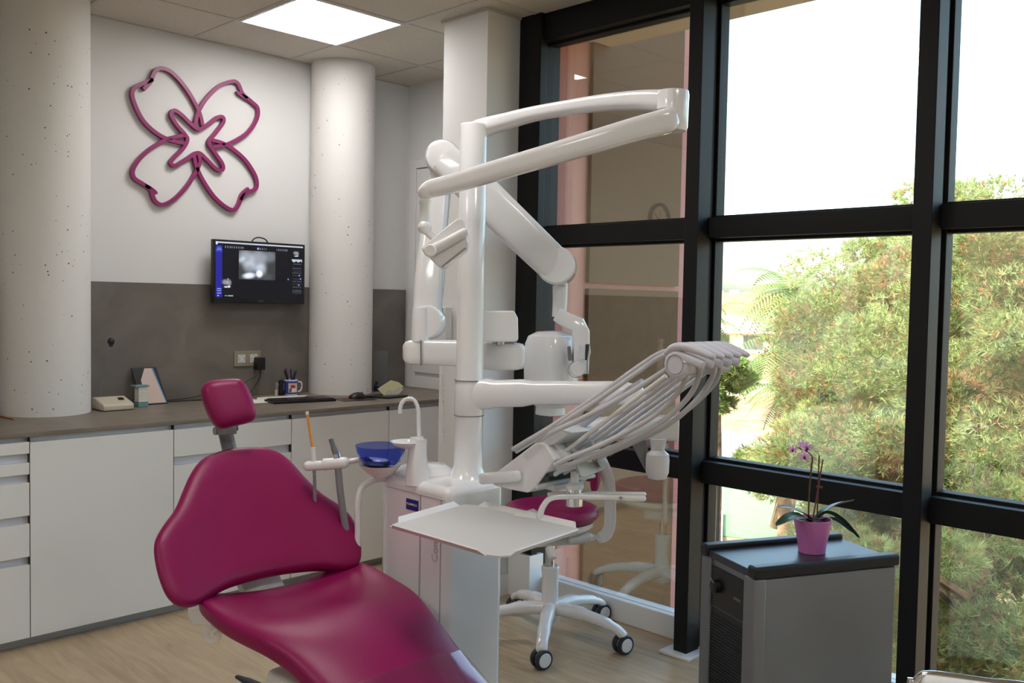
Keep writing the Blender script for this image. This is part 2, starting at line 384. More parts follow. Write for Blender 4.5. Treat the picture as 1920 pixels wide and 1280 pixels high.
star = [(1105,722),(1060,690),(1005,637),(967,617),(953,645),(985,700),(1030,752),(1042,783),(1018,830),(968,880),(950,908),(973,925),(1035,890),(1100,853),(1150,890),(1205,945),(1238,948),(1238,915),(1195,850),(1163,795),(1200,742),(1242,685),(1240,655),(1208,657),(1152,700)]
mb = MB(); strip(mb, star, True); obj('star', mb, M['logo'], sign, angle=50)

# ------------------------------------------------------------------ splashback, cabinets and worktop
obj('splashback', B(-1.4, 3.86, YB-.014, YB-.001, .9, 1.534), M['slab'], smooth=False)
tag(bpy.data.objects['splashback'], 'grey stone splashback panel along the back wall above the worktop', 'splashback')
wt = obj('worktop', MB().box(-1.4, 3.868, 4.05, YB-.001, .88, .9), M['worktop'], smooth=False, bevel=.002, seg=1)
tag(wt, 'long grey stone-look worktop over the white cabinets', 'worktop')
FY = 4.06
def front(parent, name, x0, x1, z0, z1, label=None):
    o = obj(name, B(x0+.0015, x1-.0015, FY, FY+.02, z0, z1), M['cabinet'], parent, smooth=False, bevel=.0015, seg=2)
    return o
def cabinet(x0, x1, kind, label):
    t = thing('base_cabinet', label, 'cabinet', ((x0+x1)/2, 4.4, 0), 'white handleless base cabinets under the worktop')
    obj('body', MB().box(x0+.001, x1-.001, 4.085, 4.48, .04, .878), M['cabchannel'], t, smooth=False)
    obj('plinth', B(x0, x1, 4.11, 4.13, 0, .045), M['plinth'], t, smooth=False)
    obj('side_edge', MB().box(x0+.0001, x0+.0016, 4.062, 4.088, .045, .878), M['seam'], t, smooth=False)
    if kind == 'door': front(t, 'door', x0, x1, .045, .857)
    elif kind == 'five':
        for a, b_ in ((.812, .86), (.726, .774), (.555, .691), (.384, .521), (.045, .35)): front(t, 'drawer', x0, x1, a, b_)
    elif kind == 'three':
        for a, b_ in ((.73, .857), (.40, .69), (.045, .36)): front(t, 'drawer', x0, x1, a, b_)
    return t
cabinet(.69, 1.305, 'five', 'white cabinet with five shallow handleless drawers at the far left')
cabinet(1.305, 1.92, 'door', 'white cabinet with one wide plain door directly left of the magenta chair')
cabinet(1.92, 2.538, 'three', 'white cabinet with drawers standing behind the chair headrest')
cabinet(2.538, 3.157, 'door', 'white single-door cabinet behind the orange suction tip')
cabinet(3.157, 3.86, 'door', 'white single-door cabinet behind the rinse spout at the worktop end')
cabinet(.07, .69, 'door', 'white cabinet beside the five-drawer cabinet')
# cupboard set in the recess wall
wc = thing('wall_cupboard', 'white framed cupboard in the recess wall behind the x-ray arm', 'cupboard', (3.86, 4.3, .91))
obj('frame', MB().box(3.845, 3.869, 4.70, 4.76, .901, 2.37).box(3.845, 3.869, 3.6, 4.70, 2.32, 2.37).box(3.845, 3.869, 3.6, 4.70, .901, .975), M['cabinet'], wc, smooth=False, bevel=.002, seg=1)
obj('door', MB().box(3.848, 3.866, 3.6, 4.695, 1.0, 2.312), M['cabinet'], wc, smooth=False, bevel=.002, seg=1)

# ------------------------------------------------------------------ monitor
def px_screen():
    nx, ny = 200, 112; im = np.zeros((ny, nx, 3)); X, Y = np.meshgrid(np.linspace(0, 1, nx), np.linspace(0, 1, ny))   # Y down
    im[:] = (.006, .006, .009)
    def rect(x0, x1, y0, y1, c): im[(X >= x0) & (X < x1) & (Y >= y0) & (Y < y1)] = c
    def blob(cx, cy_, rx, ry, k, c, rot=0):
        dx, dy = X-cx, (Y-cy_)*.5625; a = math.cos(rot)*dx+math.sin(rot)*dy; b_ = -math.sin(rot)*dx+math.cos(rot)*dy
        return np.exp(-(((a/rx)**2+(b_/ry)**2)**2)*k)[..., None]*np.array(c)
    rect(0, .07, .055, 1, (.02, .02, .30)); rect(0, .07, .13, .175, (.04, .08, .55)); rect(0, 1, 0, .025, (.55, .6, .7)); rect(0, .02, .0, .05, (.7, .75, .9))
    m_ = (X > .25) & (X < .665) & (Y > .13) & (Y < .66)
    r = np.zeros_like(im)+.05
    r += blob(.33, .27, .075, .07, .5, (.30, .33, .36), .5)+blob(.47, .30, .075, .1, .5, (.28, .30, .33))+blob(.60, .22, .06, .05, .5, (.12, .14, .16))
    r += blob(.37, .43, .06, .05, .5, (.22, .24, .27))+blob(.50, .47, .05, .05, .5, (.28, .3, .33))+blob(.28, .30, .04, .02, .5, (.2, .22, .25), -.5)
    r += blob(.365, .59, .06, .026, .6, (.8, .85, .95), -.12)+blob(.48, .555, .032, .032, .7, (.85, .9, 1), -.2)+blob(.57, .6, .05, .03, .5, (.03, .03, .03))
    im[m_] = r[m_]*np.array([1, 1.02, 1.08])
    # thumbnails, histogram, rows of small controls
    for (ox, oy, sc) in ((.075, .68, .30), (.885, .1, .2)):
        for (a, b_, rx, ry, v) in ((.33, .27, .09, .1, .28), (.47, .30, .08, .12, .28), (.37, .56, .07, .03, .8), (.48, .54, .04, .04, .85)):
            cx, cy_ = ox+(a-.25)*sc, oy+(b_-.13)*sc
            im += blob(cx, cy_, rx*sc, ry*sc*.8, .7, (v, v*1.03, v*1.1))
    h = (X > .86) & (X < .985) & (Y > .245) & (Y < .245+.03+.03*np.abs(np.cos(X*60))); im[h] = (.5, .58, .7)
    rng = np.random.default_rng(3)
    for x0, x1, y in ((.10, .30, .085), (.46, .56, .085), (.68, .82, .09)):
        k = (X > x0) & (X < x1) & (abs(Y-y) < .018) & (np.sin(X*260) > .3); im[k] = (.25, .27, .3)
    rect(.455, .475, .07, .105, (.35, .45, .95))
    for y in (.34, .42, .47, .51, .56, .62, .67, .72, .78, .84, .87, .90):
        k = (X > .87) & (X < .98) & (abs(Y-y) < .007) & (np.sin(X*300+y*90) > 0); im[k] = (.14, .15, .2)
    for x, y in ((.955, .555), (.97, .62), (.82, .635), (.95, .74), (.13, .665)): im += blob(x, y, .008, .008, 1, (.3, .35, .9))
    for y in (.10, .13, .84, .88, .92): k = (X > .015) & (X < .06) & (abs(Y-y) < .008); im[k] = (.25, .3, .7)
    rect(.02, .035, .955, .975, (.5, .6, .8)); rect(.10, .12, .955, .975, (.2, .5, .2)); rect(.13, .19, .955, .975, (.4, .5, .5))
    return np.clip(im, 0, 1), nx, ny
MY = 4.725
mon = thing('monitor', 'black wall-mounted monitor showing a tooth x-ray above the worktop', 'monitor', (2.745, MY, 1.43))
mx0, mx1, mz0, mz1 = 2.455, 3.035, 1.433, 1.782
obj('casing', MB().box(mx0, mx1, MY, MY+.03, mz0, mz1).box(2.6, 2.9, MY+.03, MY+.05, 1.5, 1.72), M['blackpl'], mon, smooth=False, bevel=.004, seg=2)
obj('wall_mount', MB().box(2.68, 2.82, MY+.05, YB-.001, 1.545, 1.66), M['blackpl'], mon, smooth=False)
obj('handle', MB().sweep(smooth_path([(2.70, MY+.03, 1.775), (2.72, MY+.03, 1.80), (2.75, MY+.03, 1.808), (2.79, MY+.03, 1.80), (2.81, MY+.03, 1.775)], 5), .004, n=8), M['blackpl'], mon)
im, nx, ny = px_screen()
sx0, sx1, sz0, sz1 = mx0+.014, mx1-.012, mz0+.03, mz1-.012
mb = MB(); vs = [(sx0+(sx1-sx0)*i/nx, MY-.0006, sz1-(sz1-sz0)*j/ny) for j in range(ny+1) for i in range(nx+1)]
mb.add(vs, [(j*(nx+1)+i, j*(nx+1)+i+1, (j+1)*(nx+1)+i+1, (j+1)*(nx+1)+i) for j in range(ny) for i in range(nx)])
msc = bpy.data.materials.new('screen_picture'); msc.use_nodes = True; b = msc.node_tree.nodes['Principled BSDF']
at = N(msc, 'ShaderNodeAttribute'); at.attribute_name = 'picture'; L(msc, at.outputs['Color'], b.inputs['Emission Color']); b.inputs['Emission Strength'].default_value = .75; b.inputs['Base Color'].default_value = (.01, .01, .012, 1); b.inputs['Roughness'].default_value = .35; b.inputs['Specular IOR Level'].default_value = .15
so = obj('screen', mb, msc, mon, smooth=False)
ca = so.data.color_attributes.new('picture', 'FLOAT_COLOR', 'CORNER'); arr = np.ones((len(so.data.polygons)*4, 4), dtype=np.float32)
arr[:, :3] = np.repeat(im.reshape(-1, 3), 4, axis=0); ca.data.foreach_set('color', arr.ravel())
text('lettering', 'PHILIPS', .011, M['greymetal'], mon, (2.745, MY-.001, mz0+.014), (1, 0, 0), (0, 0, 1), .0002)

# ------------------------------------------------------------------ things on the worktop
ZT = .9
def wtp(x, y): return on(x, y, 'z', ZT)
# intercom microphone
p = Vector((1.87, 4.62, ZT))
ic = thing('desk_microphone', 'cream desk microphone base with a thin gooseneck and black foam head', 'microphone', p)
prof = [(-.075, 0), (.075, 0), (.075, .055), (.04, .058), (-.062, .034), (-.075, .024)]
mb = MB().prism([(p.x-.075, p.y-q[0]*-1, ZT+.003+q[1]) for q in prof], (.15, 0, 0)); obj('base', mb, M['cream'], ic, smooth=False, bevel=.006, seg=3)
obj('foot', B(p.x-.072, p.x+.072, p.y-.072, p.y+.072, ZT, ZT+.004), M['blackpl'], ic, smooth=False)
obj('button', MB().obox((p.x+.035, p.y-.01, ZT+.052), (.012, 0, 0), (0, .01, .0025), (0, -.001, .004)), M['blackpl'], ic, smooth=False)
top = on(208, 640, 'y', p.y+.02)
obj('gooseneck', MB().sweep(smooth_path([(p.x-.045, p.y+.05, ZT+.055), (p.x-.035, p.y+.045, ZT+.15), (top.x-.01, p.y+.03, top.z-.06), (top.x, p.y+.02, top.z-.01)], 6), .0028, n=8), M['greymetal'], ic)
obj('foam_head', MB().sphere(top, .017, sc=(1, 1, 1.1)).cyl(top-Vector((0, 0, .026)), top-Vector((0, 0, .01)), .009), M['blackpl'], ic)
# card stack in a holder
p = Vector((2.03, 4.66, ZT))
tag(obj('teal_box', B(p.x-.026, p.x+.026, p.y-.026, p.y+.03, ZT, ZT+.026), M['teal'], smooth=False, bevel=.002), 'small teal box under the stack of white boxes', 'box')
for k in range(5):
    o = obj('small_box', B(p.x-.024, p.x+.02+.001*(k % 2), p.y-.026, p.y+.026, ZT+.0265+.0152*k, ZT+.0265+.0152*k+.0145), M['paper'], smooth=False, bevel=.001)
    tag(o, 'flat white box, %s of the small stack beside the microphone' % ['lowest', 'second from the bottom', 'middle one', 'second from the top', 'topmost'][k], 'box', 'flat white boxes in the small stack')
tag(obj('teal_box', MB().box(p.x-.04, p.x+.03, p.y-.03, p.y+.03, ZT+.1027, ZT+.110), M['teal'], smooth=False), 'thin teal case lying on top of the stacked white boxes', 'case')
# leaning tablet / framed picture
a = on(268, 757.5, 'z', ZT); b_ = on(315.5, 753.5, 'z', ZT); a.y = b_.y = 4.70; a = Vector((on(268, 757, 'y', 4.70).x, 4.70, ZT)); b_ = Vector((on(315, 757, 'y', 4.70).x, 4.70, ZT))
tb = thing('picture_frame', 'small black-edged frame with a pale print leaning on the splashback', 'picture frame', (a+b_)/2)
hv = Vector((-.035, .098, .195))*.97; nn = Vector((0, -1, .4)).normalized()
hv = Vector((-.025, .085, .19))
obj('frame', MB().prism([a, b_, b_+hv, a+hv], nn*-.008), M['blackpl'], tb, smooth=False, bevel=.001, seg=1)
def fp(u, v): return a+(b_-a)*u+hv*v+nn*.0012
obj('print', MB().prism([fp(.20, .04), fp(.93, .04), fp(.78, .97), fp(.50, .97), fp(.22, .66)], nn*.0008), M['pinkish'], tb, smooth=False)
obj('print_edge', MB().prism([fp(.04, .03), fp(.19, .04), fp(.17, .62)], nn*.0006), mat('violet_grey_print', (92, 88, 116), .5), tb, smooth=False)
obj('print_stripe', MB().prism([fp(.94, .04), fp(.97, .04), fp(.84, .97), fp(.79, .97)], nn*.0006), mat('sky_blue_print', (80, 150, 205), .5), tb, smooth=False)
obj('easel_leg', MB().prism([a+(b_-a)*.4+hv*.55, a+(b_-a)*.6+hv*.55, Vector((a.x+.09, 4.797, ZT)), Vector((a.x+.06, 4.797, ZT))], (0, .003, 0)), M['blackpl'], tb, smooth=False)
# socket, adapter, cables
sk = thing('wall_socket', 'beige double socket plate on the splashback below the monitor', 'socket', (2.71, YB-.014, 1.115))
obj('plate', B(2.623, 2.79, YB-.022, YB-.014, 1.074, 1.160), M['beige'], sk, smooth=False, bevel=.002, seg=2)
for sx in (2.668, 2.745):
    f = obj('outlet', MB().box(sx-.023, sx+.023, YB-.0245, YB-.0221, 1.094, 1.140), M['mug'], sk, smooth=False, bevel=.001, seg=1)
    obj('pin_ring', MB().lathe([(.017, 0), (.019, 0), (.019, .001), (.017, .001)], (sx, YB-.0246, 1.117), (0, -1, 0), 24, False, False).cyl((sx-.009, YB-.0246, 1.117), (sx-.009, YB-.0256, 1.117), .0025, n=10).cyl((sx+.009, YB-.0246, 1.117), (sx+.009, YB-.0256, 1.117), .0025, n=10), M['greyfab'], f)
ad = thing('power_adapter', 'black plug-in power adapter in the right socket with a hanging cable', 'power adapter', (2.768, 4.77, 1.06))
obj('body', B(2.742, 2.792, 4.745, YB-.026, 1.052, 1.125), M['blackpl'], ad, smooth=False, bevel=.006, seg=3)
obj('cable', MB().sweep(smooth_path([(2.775, 4.77, 1.053), (2.772, 4.77, 1.02), (2.75, 4.765, .98), (2.70, 4.75, .93), (2.64, 4.73, .908), (2.55, 4.70, .904)], 8), .003, n=8), M['blackpl'], ad)
obj('second_cable', MB().sweep(smooth_path([(2.765, 4.78, 1.055), (2.755, 4.78, 1.02), (2.68, 4.785, .98), (2.60, 4.785, .945), (2.50, 4.78, .91)], 8), .0016, n=8), M['blackpl'], ad)
cb = MB().sweep(smooth_path([(2.16, 4.79, .904), (2.24, 4.785, .908), (2.36, 4.78, .915), (2.48, 4.79, .935), (2.55, 4.79, .945)], 8), .0024, n=8)
tag(obj('loose_cable', cb, M['blackpl']), 'thin black cable rising behind the headrest from the picture frame', 'cable')
cb = MB().sweep(smooth_path([(2.14, 4.75, .9045), (2.24, 4.755, .9045), (2.36, 4.74, .9045), (2.48, 4.74, .9045), (2.56, 4.72, .9045)], 8), .0032, n=8)
tag(obj('loose_cable', cb, M['blackpl']), 'thick black cable lying flat on the worktop behind the headrest', 'cable')
# mug with pens
p = Vector((2.945, 4.72, ZT)); r = .038
mg = thing('mug', 'blue and white printed mug holding pens next to the round column', 'mug', p)
obj('body', MB().lathe([(r*.97, 0), (r, .004), (r, .092), (r*.93, .092), (r*.93, .008), (.001, .008)], p, n=40, cap1=False), M['mug'], mg)
obj('handle', MB().sweep(smooth_path([p+Vector((.034, -.008, .075)), p+Vector((.056, -.014, .074)), p+Vector((.062, -.016, .05)), p+Vector((.055, -.014, .025)), p+Vector((.034, -.008, .018))], 6), .005, n=10), M['mug'], mg)
obj('blue_band', MB().lathe([(r+.0004, .008), (r+.0007, .008), (r+.0007, .084), (r+.0004, .084)], p, n=40, cap0=False, cap1=False), M['mugblue'], mg)
def patch(mb, a0, a1, z0, z1, rr):
    k = 6; v = [p+Vector((math.cos(a0+(a1-a0)*i/k)*rr, math.sin(a0+(a1-a0)*i/k)*rr, z)) for z in (z0, z1) for i in range(k+1)]
    mb.add(v, [(i, i+1, k+2+i, k+1+i) for i in range(k)])
da = math.radians
def wedge(name, m_, a0, a1, z0, z1, q): mb = MB(); patch(mb, da(a0), da(a1), z0, z1, r+.0008+q*.0002); obj(name, mb, m_, mg)
wedge('picture_panel', M['pinkish'], 215, 300, .018, .072, 1); wedge('picture_patch', M['red'], 235, 268, .034, .062, 2); wedge('picture_patch', M['mug'], 246, 285, .022, .044, 3)
wedge('picture_patch', mat('green_print', (60, 110, 80), .5), 222, 240, .02, .04, 2); wedge('picture_patch', M['red'], 262, 275, .044, .056, 4)
for k, (dx, dy, tx, ty, l, c) in enumerate(((-.015, .0, -.35, .1, .145, (30, 26, 34)), (-.008, .01, -.18, .1, .15, (110, 40, 70)), (-.002, -.008, -.06, 0, .145, (40, 40, 120)), (.012, .0, .32, .0, .14, (44, 44, 124)), (.018, .01, .42, .1, .137, (36, 30, 40)))):
    b0 = p+Vector((dx*-.6, dy, .01)); d_ = Vector((tx, ty, 1)).normalized()
    t = thing('pen', ['black pen leaning furthest left in the mug', 'plum red pen leaning left in the mug', 'blue pen standing nearly upright in the mug', 'blue pen leaning right in the mug', 'dark pen leaning furthest right in the mug'][k], 'pen', b0, 'pens in the mug')
    obj('barrel', MB().cyl(b0, b0+d_*l*.62, .0045, n=10), mat('pen_barrel', c, .3), t); obj('cap', MB().lathe([(.0052, 0), (.0052, l*.3), (.003, l*.38)], b0+d_*l*.62, d_, 10), mat('pen_cap', tuple(int(v*.8) for v in c), .3), t)
# glue sticks / stamp beside mug
q = p+Vector((-.085, .02, 0))
t = thing('rubber_stamp', 'small black rubber stamp standing left of the mug', 'stamp', q+Vector((.03, 0, 0)))
obj('handle', MB().lathe([(.012, .03), (.014, .045), (.011, .06), (.016, .075), (.014, .085), (.004, .09)], q+Vector((.03, 0, 0)), n=20), M['blackpl'], t); obj('base', B(q.x+.014, q.x+.046, q.y-.014, q.y+.014, ZT, ZT+.03), M['blackpl'], t, smooth=False, bevel=.003)
t = thing('glass_vial', 'small clear vial with a grey cap beside the rubber stamp', 'vial', q)
obj('body', MB().lathe([(.010, 0), (.010, .035)], q, n=16), M['cream'], t); obj('cap', MB().lathe([(.011, .035), (.011, .07), (.007, .075)], q, n=16), M['greyfab'], t)
# papers
def sheet(pts, z, m_, label, cat='paper', name='paper_sheet'):
    mb = MB().prism([(x, y, z) for x, y in pts], (0, 0, .0006)); return tag(obj(name, mb, m_, smooth=False), label, cat)
sheet([(2.60, 4.52), (2.86, 4.50), (3.02, 4.66), (2.72, 4.71)], ZT+.0002, M['paper'], 'white paper sheet lying flat under the mug and behind the keyboard')
t = MB().prism([(2.50, 4.46, ZT+.0005), (2.64, 4.44, ZT+.0005), (2.60, 4.56, ZT+.012), (2.48, 4.56, ZT+.012)], (0, 0, .001)); tag(obj('paper_sheet', t, M['paper'], smooth=False), 'curled white paper slip just right of the headrest', 'paper')
# keyboard
kb = thing('keyboard', 'slim black keyboard on the worktop in front of the column', 'keyboard', (2.83, 4.38, ZT))
K0 = Vector((2.615, 4.36, ZT)); ku = (Vector((2.965, 4.295, ZT))-K0).normalized(); kv = Vector((-ku.y, ku.x, 0)); kl, kw = .36, .145
obj('body', MB().prism([K0, K0+ku*kl, K0+ku*kl+kv*kw, K0+kv*kw], (0, 0, .014)), M['blackpl'], kb, smooth=False, bevel=.004)
mb = MB()
for r_ in range(6):
    for c_ in range(17):
        q = K0+ku*(.012+c_*.0200)+kv*(.010+r_*.0215)+Vector((0, 0, .0145)); mb.prism([q, q+ku*.017, q+ku*.017+kv*.018, q+kv*.018], (0, 0, .004))
tag(obj('keys', mb, mat('key_plastic', (34, 34, 38), .35), kb, smooth=False), None, None, None)
# mouse pad and mouse
a, b_ = on(625, 757, 'z', ZT), on(703, 748, 'z', ZT)
P_ = [on(622, 756, 'z', ZT), on(703, 751, 'z', ZT), on(672, 743, 'z', ZT), on(640, 741, 'z', ZT)]
P_ = [Vector((2.985, 4.25, ZT)), Vector((3.19, 4.215, ZT)), Vector((3.23, 4.38, ZT)), Vector((3.03, 4.42, ZT))]
mp_ = thing('mouse_pad', 'dark mouse pad with a red print lying beside the keyboard', 'mouse pad', P_[0]); mp_.location = (3.1, 4.32, ZT)
obj('mat', MB().prism(P_, (0, 0, .003)), M['blackpl'], mp_, smooth=False)
q = [P_[0].lerp(P_[1], .12)+(P_[3]-P_[0])*.25, P_[0].lerp(P_[1], .5)+(P_[3]-P_[0])*.25, P_[0].lerp(P_[1], .5)+(P_[3]-P_[0])*.7, P_[0].lerp(P_[1], .15)+(P_[3]-P_[0])*.7]
obj('red_print', MB().prism([v+Vector((0, 0, .003)) for v in q], (0, 0, .0004)), mat('faded_red', (110, 46, 44), .7), mp_, smooth=False)
c_ = Vector((3.135, 4.33, ZT+.003))
ms = thing('computer_mouse', 'black computer mouse on the dark mouse pad', 'mouse', c_)
rg = []
for k, (t_, w_, h_) in enumerate(((-.052, .006, .006), (-.046, .022, .018), (-.03, .031, .03), (-.005, .033, .036), (.02, .031, .031), (.042, .026, .02), (.052, .012, .008))):
    rg.append([c_+ku*(-t_)+kv*math.cos(a_)*w_+Vector((0, 0, max(0, math.sin(a_))*h_+.002)) for a_ in [2*PI*i/20 for i in range(20)]])
obj('shell', MB().rings(rg), M['blackpl'], ms, sub=1); obj('scroll_wheel', MB().cyl(c_+ku*.028-kv*.003+Vector((0, 0, .028)), c_+ku*.028+kv*.003+Vector((0, 0, .028)), .008), M['greyfab'], ms)
# black folder with yellow paper
wl = [Vector((3.20, 4.37, ZT)), Vector((3.27, 4.215, ZT)), Vector((3.43, 4.235, ZT)), Vector((3.37, 4.40, ZT))]
tag(obj('black_wallet', MB().prism(wl, (0, 0, .012)), M['blackpl'], smooth=False, bevel=.003), 'flat black wallet lying under the folded yellow note', 'wallet')
nb = MB(); c0 = pt(730, 737, 5.42); c0 = Vector((3.385, 4.30, ZT+.0125))
def pp(x, y, dd=0): return on(x, y, 'y', 4.31+dd)
nb.prism([pp(708, 729), pp(733, 712.5), pp(747, 716), pp(756.5, 724), pp(744, 734), pp(738, 735), pp(728, 731), pp(720, 741)], (.0, .002, 0))
nt_ = thing('folded_note', 'crumpled pale yellow note standing on the black wallet', 'paper note', (3.36, 4.31, ZT+.013))
obj('yellow_leaf', nb, M['yellow'], nt_, smooth=False)
obj('white_leaf', MB().prism([pp(720, 741, -.012), pp(728, 730.5, -.012), pp(738, 734.5, -.012), pp(748, 724, -.012), pp(756.5, 729, -.012), pp(744, 743.5, -.012)], (0, .002, 0)), M['paper'], nt_, smooth=False)
# clear acrylic sheet and small dark bottle behind
tag(obj('acrylic_stand', MB().box(3.49, 3.64, 4.70, 4.703, ZT, 1.145).box(3.49, 3.64, 4.70, 4.76, ZT, ZT+.003), M['clear'], smooth=False), 'clear acrylic holder standing behind the yellow note', 'acrylic holder')
q = Vector((3.49, 4.62, ZT)); t = thing('dark_bottle', 'small dark glass bottle between the column and the yellow note', 'bottle', q)
obj('body', MB().lathe([(.018, 0), (.018, .03), (.008, .04), (.008, .05)], q, n=20), mat('dark_glass', (24, 30, 60), .1), t); obj('cap', MB().lathe([(.010, .05), (.010, .062)], q, n=16), M['blackpl'], t)
# pencil at the far left
a, b_ = on(0, 780, 'z', ZT+.004), on(30, 786, 'z', ZT+.004); d_ = (b_-a).normalized(); a = b_-d_*.17
t = thing('pencil', 'orange pencil lying in front of the left column', 'pencil', (a+b_)/2)
obj('shaft', MB().cyl(a, b_-d_*.02, .0038, n=6), mat('pencil_orange', (190, 110, 50), .4), t); obj('tip', MB().cyl(b_-d_*.02, b_, .0038, .0008, n=6), M['cream'], t)
# things seen only mirrored in the glass: clock and a bottle
ck = thing('wall_clock', 'round dark-rimmed wall clock on the back wall, seen mirrored in the window', 'clock', (.14, YB-.02, 2.2))
obj('rim', MB().lathe([(.125, 0), (.15, 0), (.15, .03), (.14, .035), (.125, .03), (.125, 0)], (.14, YB-.001, 2.2), (0, -1, 0), 48, False, False), M['clockrim'], ck)
obj('face', MB().lathe([(.126, 0), (.126, .006)], (.14, YB-.001, 2.2), (0, -1, 0), 48), M['paper'], ck)
obj('hand', MB().obox((.14+.03, YB-.012, 2.2+.025), (.035, 0, .03), (0, .0008, 0), (-.002, 0, .0024)), M['blackpl'], ck, smooth=False)
obj('hand', MB().obox((.14-.01, YB-.010, 2.2+.03), (-.012, 0, .045), (0, .0008, 0), (.002, 0, .001)), M['blackpl'], ck, smooth=False)
q = Vector((.50, 4.5, ZT)); t = thing('soap_dispenser', 'tall cream pump bottle on the left worktop, mirrored in the window', 'bottle', q)
obj('body', MB().lathe([(.03, 0), (.032, .02), (.028, .2), (.016, .24), (.016, .25)], q, n=24), M['cream'], t); obj('cap', MB().lathe([(.022, .25), (.024, .28), (.01, .285)], q, n=24), M['cream'], t)

# ------------------------------------------------------------------ dental chair
ch = thing('dental_chair', 'magenta upholstered dental chair with reclined back and separate headrest', 'dental chair', (1.48, 2.1, 0))
# backrest: outline traced on the reclined, slightly cupped back surface
bo = Vector((1.48, 2.45, .60)); bu = Vector((1, 0, 0)); bv = Vector((0, .287, .409)).normalized(); bn = bu.cross(bv)
if bn.y > 0: bn = -bn
def on_back(px, py, o=bo, n=bn, bend=.35):
    u = 0; r_ = ray(px, py)
    for _ in range(6):
        oo = o+n*(bend*u*u); t_ = (oo-C).dot(n)/r_.dot(n); P = C+r_*t_; u = (P-o).dot(bu)
    return (P-o).dot(bu), (P-o).dot(bv)
def cushion(name, outline, parent, o, n, bend, thick, m_, crown=.25, N_=96, shift=(0, 0), dish=0):
    uv = [Vector((*on_back(*q, o, n, bend), 0)) for q in outline]
    sm = smooth_path(uv, 10, True)
    # resample to even angles about the centroid
    c0 = Vector((sum(v.x for v in sm)/len(sm)+shift[0], sum(v.y for v in sm)/len(sm)+shift[1], 0))
    L_ = [0]
    for i in range(len(sm)): L_.append(L_[-1]+(sm[(i+1) % len(sm)]-sm[i]).length)
    rs = []
    for k in range(N_):
        s_ = L_[-1]*k/N_; i = max(j for j in range(len(sm)) if L_[j] <= s_); f_ = (s_-L_[i])/max(1e-9, L_[i+1]-L_[i]); rs.append(sm[i].lerp(sm[(i+1) % len(sm)], f_))
    rings = []
    def P3(v, h): return o+bu*v.x+bv*v.y+n*(bend*v.x*v.x+h)
    R_ = .038; prof = []          # front centre -> rounded edge -> back centre
    for t_ in (.02, .15, .3, .45, .6, .7, .78, .85, .90, .94, .965, .985, 1):
        h = thick*(.5+crown)*(1-t_**5)**(1/2.0)
        rings.append([P3(c0+(v-c0)*t_, h-dish*(1-t_*t_)) for v in rs])
    for t_ in (.985, .96, .92, .8, .5, .02): rings.append([P3(c0+(v-c0)*t_, -thick*.5*(1-t_**8)**.5) for v in rs])
    return obj(name, MB().rings(rings), m_, parent, sub=1, angle=80)
bk = [(400,850),(430,841),(470,838),(510,843),(540,862),(570,895),(602,926),(638,950),(662,975),(674,1010),(678,1038),(672,1060),(645,1070),(600,1069),(555,1073),(510,1080),(465,1091),(425,1104),(395,1120),(365,1137),(338,1138),(315,1122),(300,1090),(290,1050),(289,1015),(305,985),(327,955),(342,920),(358,885),(378,860)]
cushion('backrest', bk, ch, bo, bn, .35, .075, M['magenta'], .12, dish=.022)
# headrest
ho = pt(428, 757, 2.95); hn = Vector((-.25, -.92, .28)).normalized()
hr = [(380,722),(395,714),(430,710),(450,712),(464,728),(475,755),(480,778),(472,790),(445,798),(415,804),(400,795),(386,770),(377,740)]
sb_u, sb_v = bu, bv
bu = Vector((0, 0, 1)).cross(hn).normalized(); bv = hn.cross(bu).normalized()
if bu.x < 0: bu = -bu
if bv.z < 0: bv = -bv
cushion('headrest', hr, ch, ho, hn, .3, .06, M['magenta'], .15)
bu, bv = sb_u, sb_v
# headrest bar, hinge
pb = lambda x, y, d: pt(x, y, d)
mb = MB().sweep([pb(419, 792, 3.02), pb(424, 815, 3.04), pb(432, 850, 3.06), pb(445, 920, 3.0)], (.025, .007), up=(0, -1, 0), e=5)
obj('headrest_bar', mb, M['greymetal'], ch)
obj('hinge', MB().cyl(pb(404, 806, 3.0), pb(446, 800, 3.03), .012).obox(pb(424, 807, 3.0), (.03, 0, 0), (0, .015, 0), (0, 0, .012)), M['greymetal'], ch, bevel=.002)
obj('hinge_cap', MB().cyl(pb(402, 808, 2.99), pb(410, 807, 3.0), .013), M['greyhose'], ch)
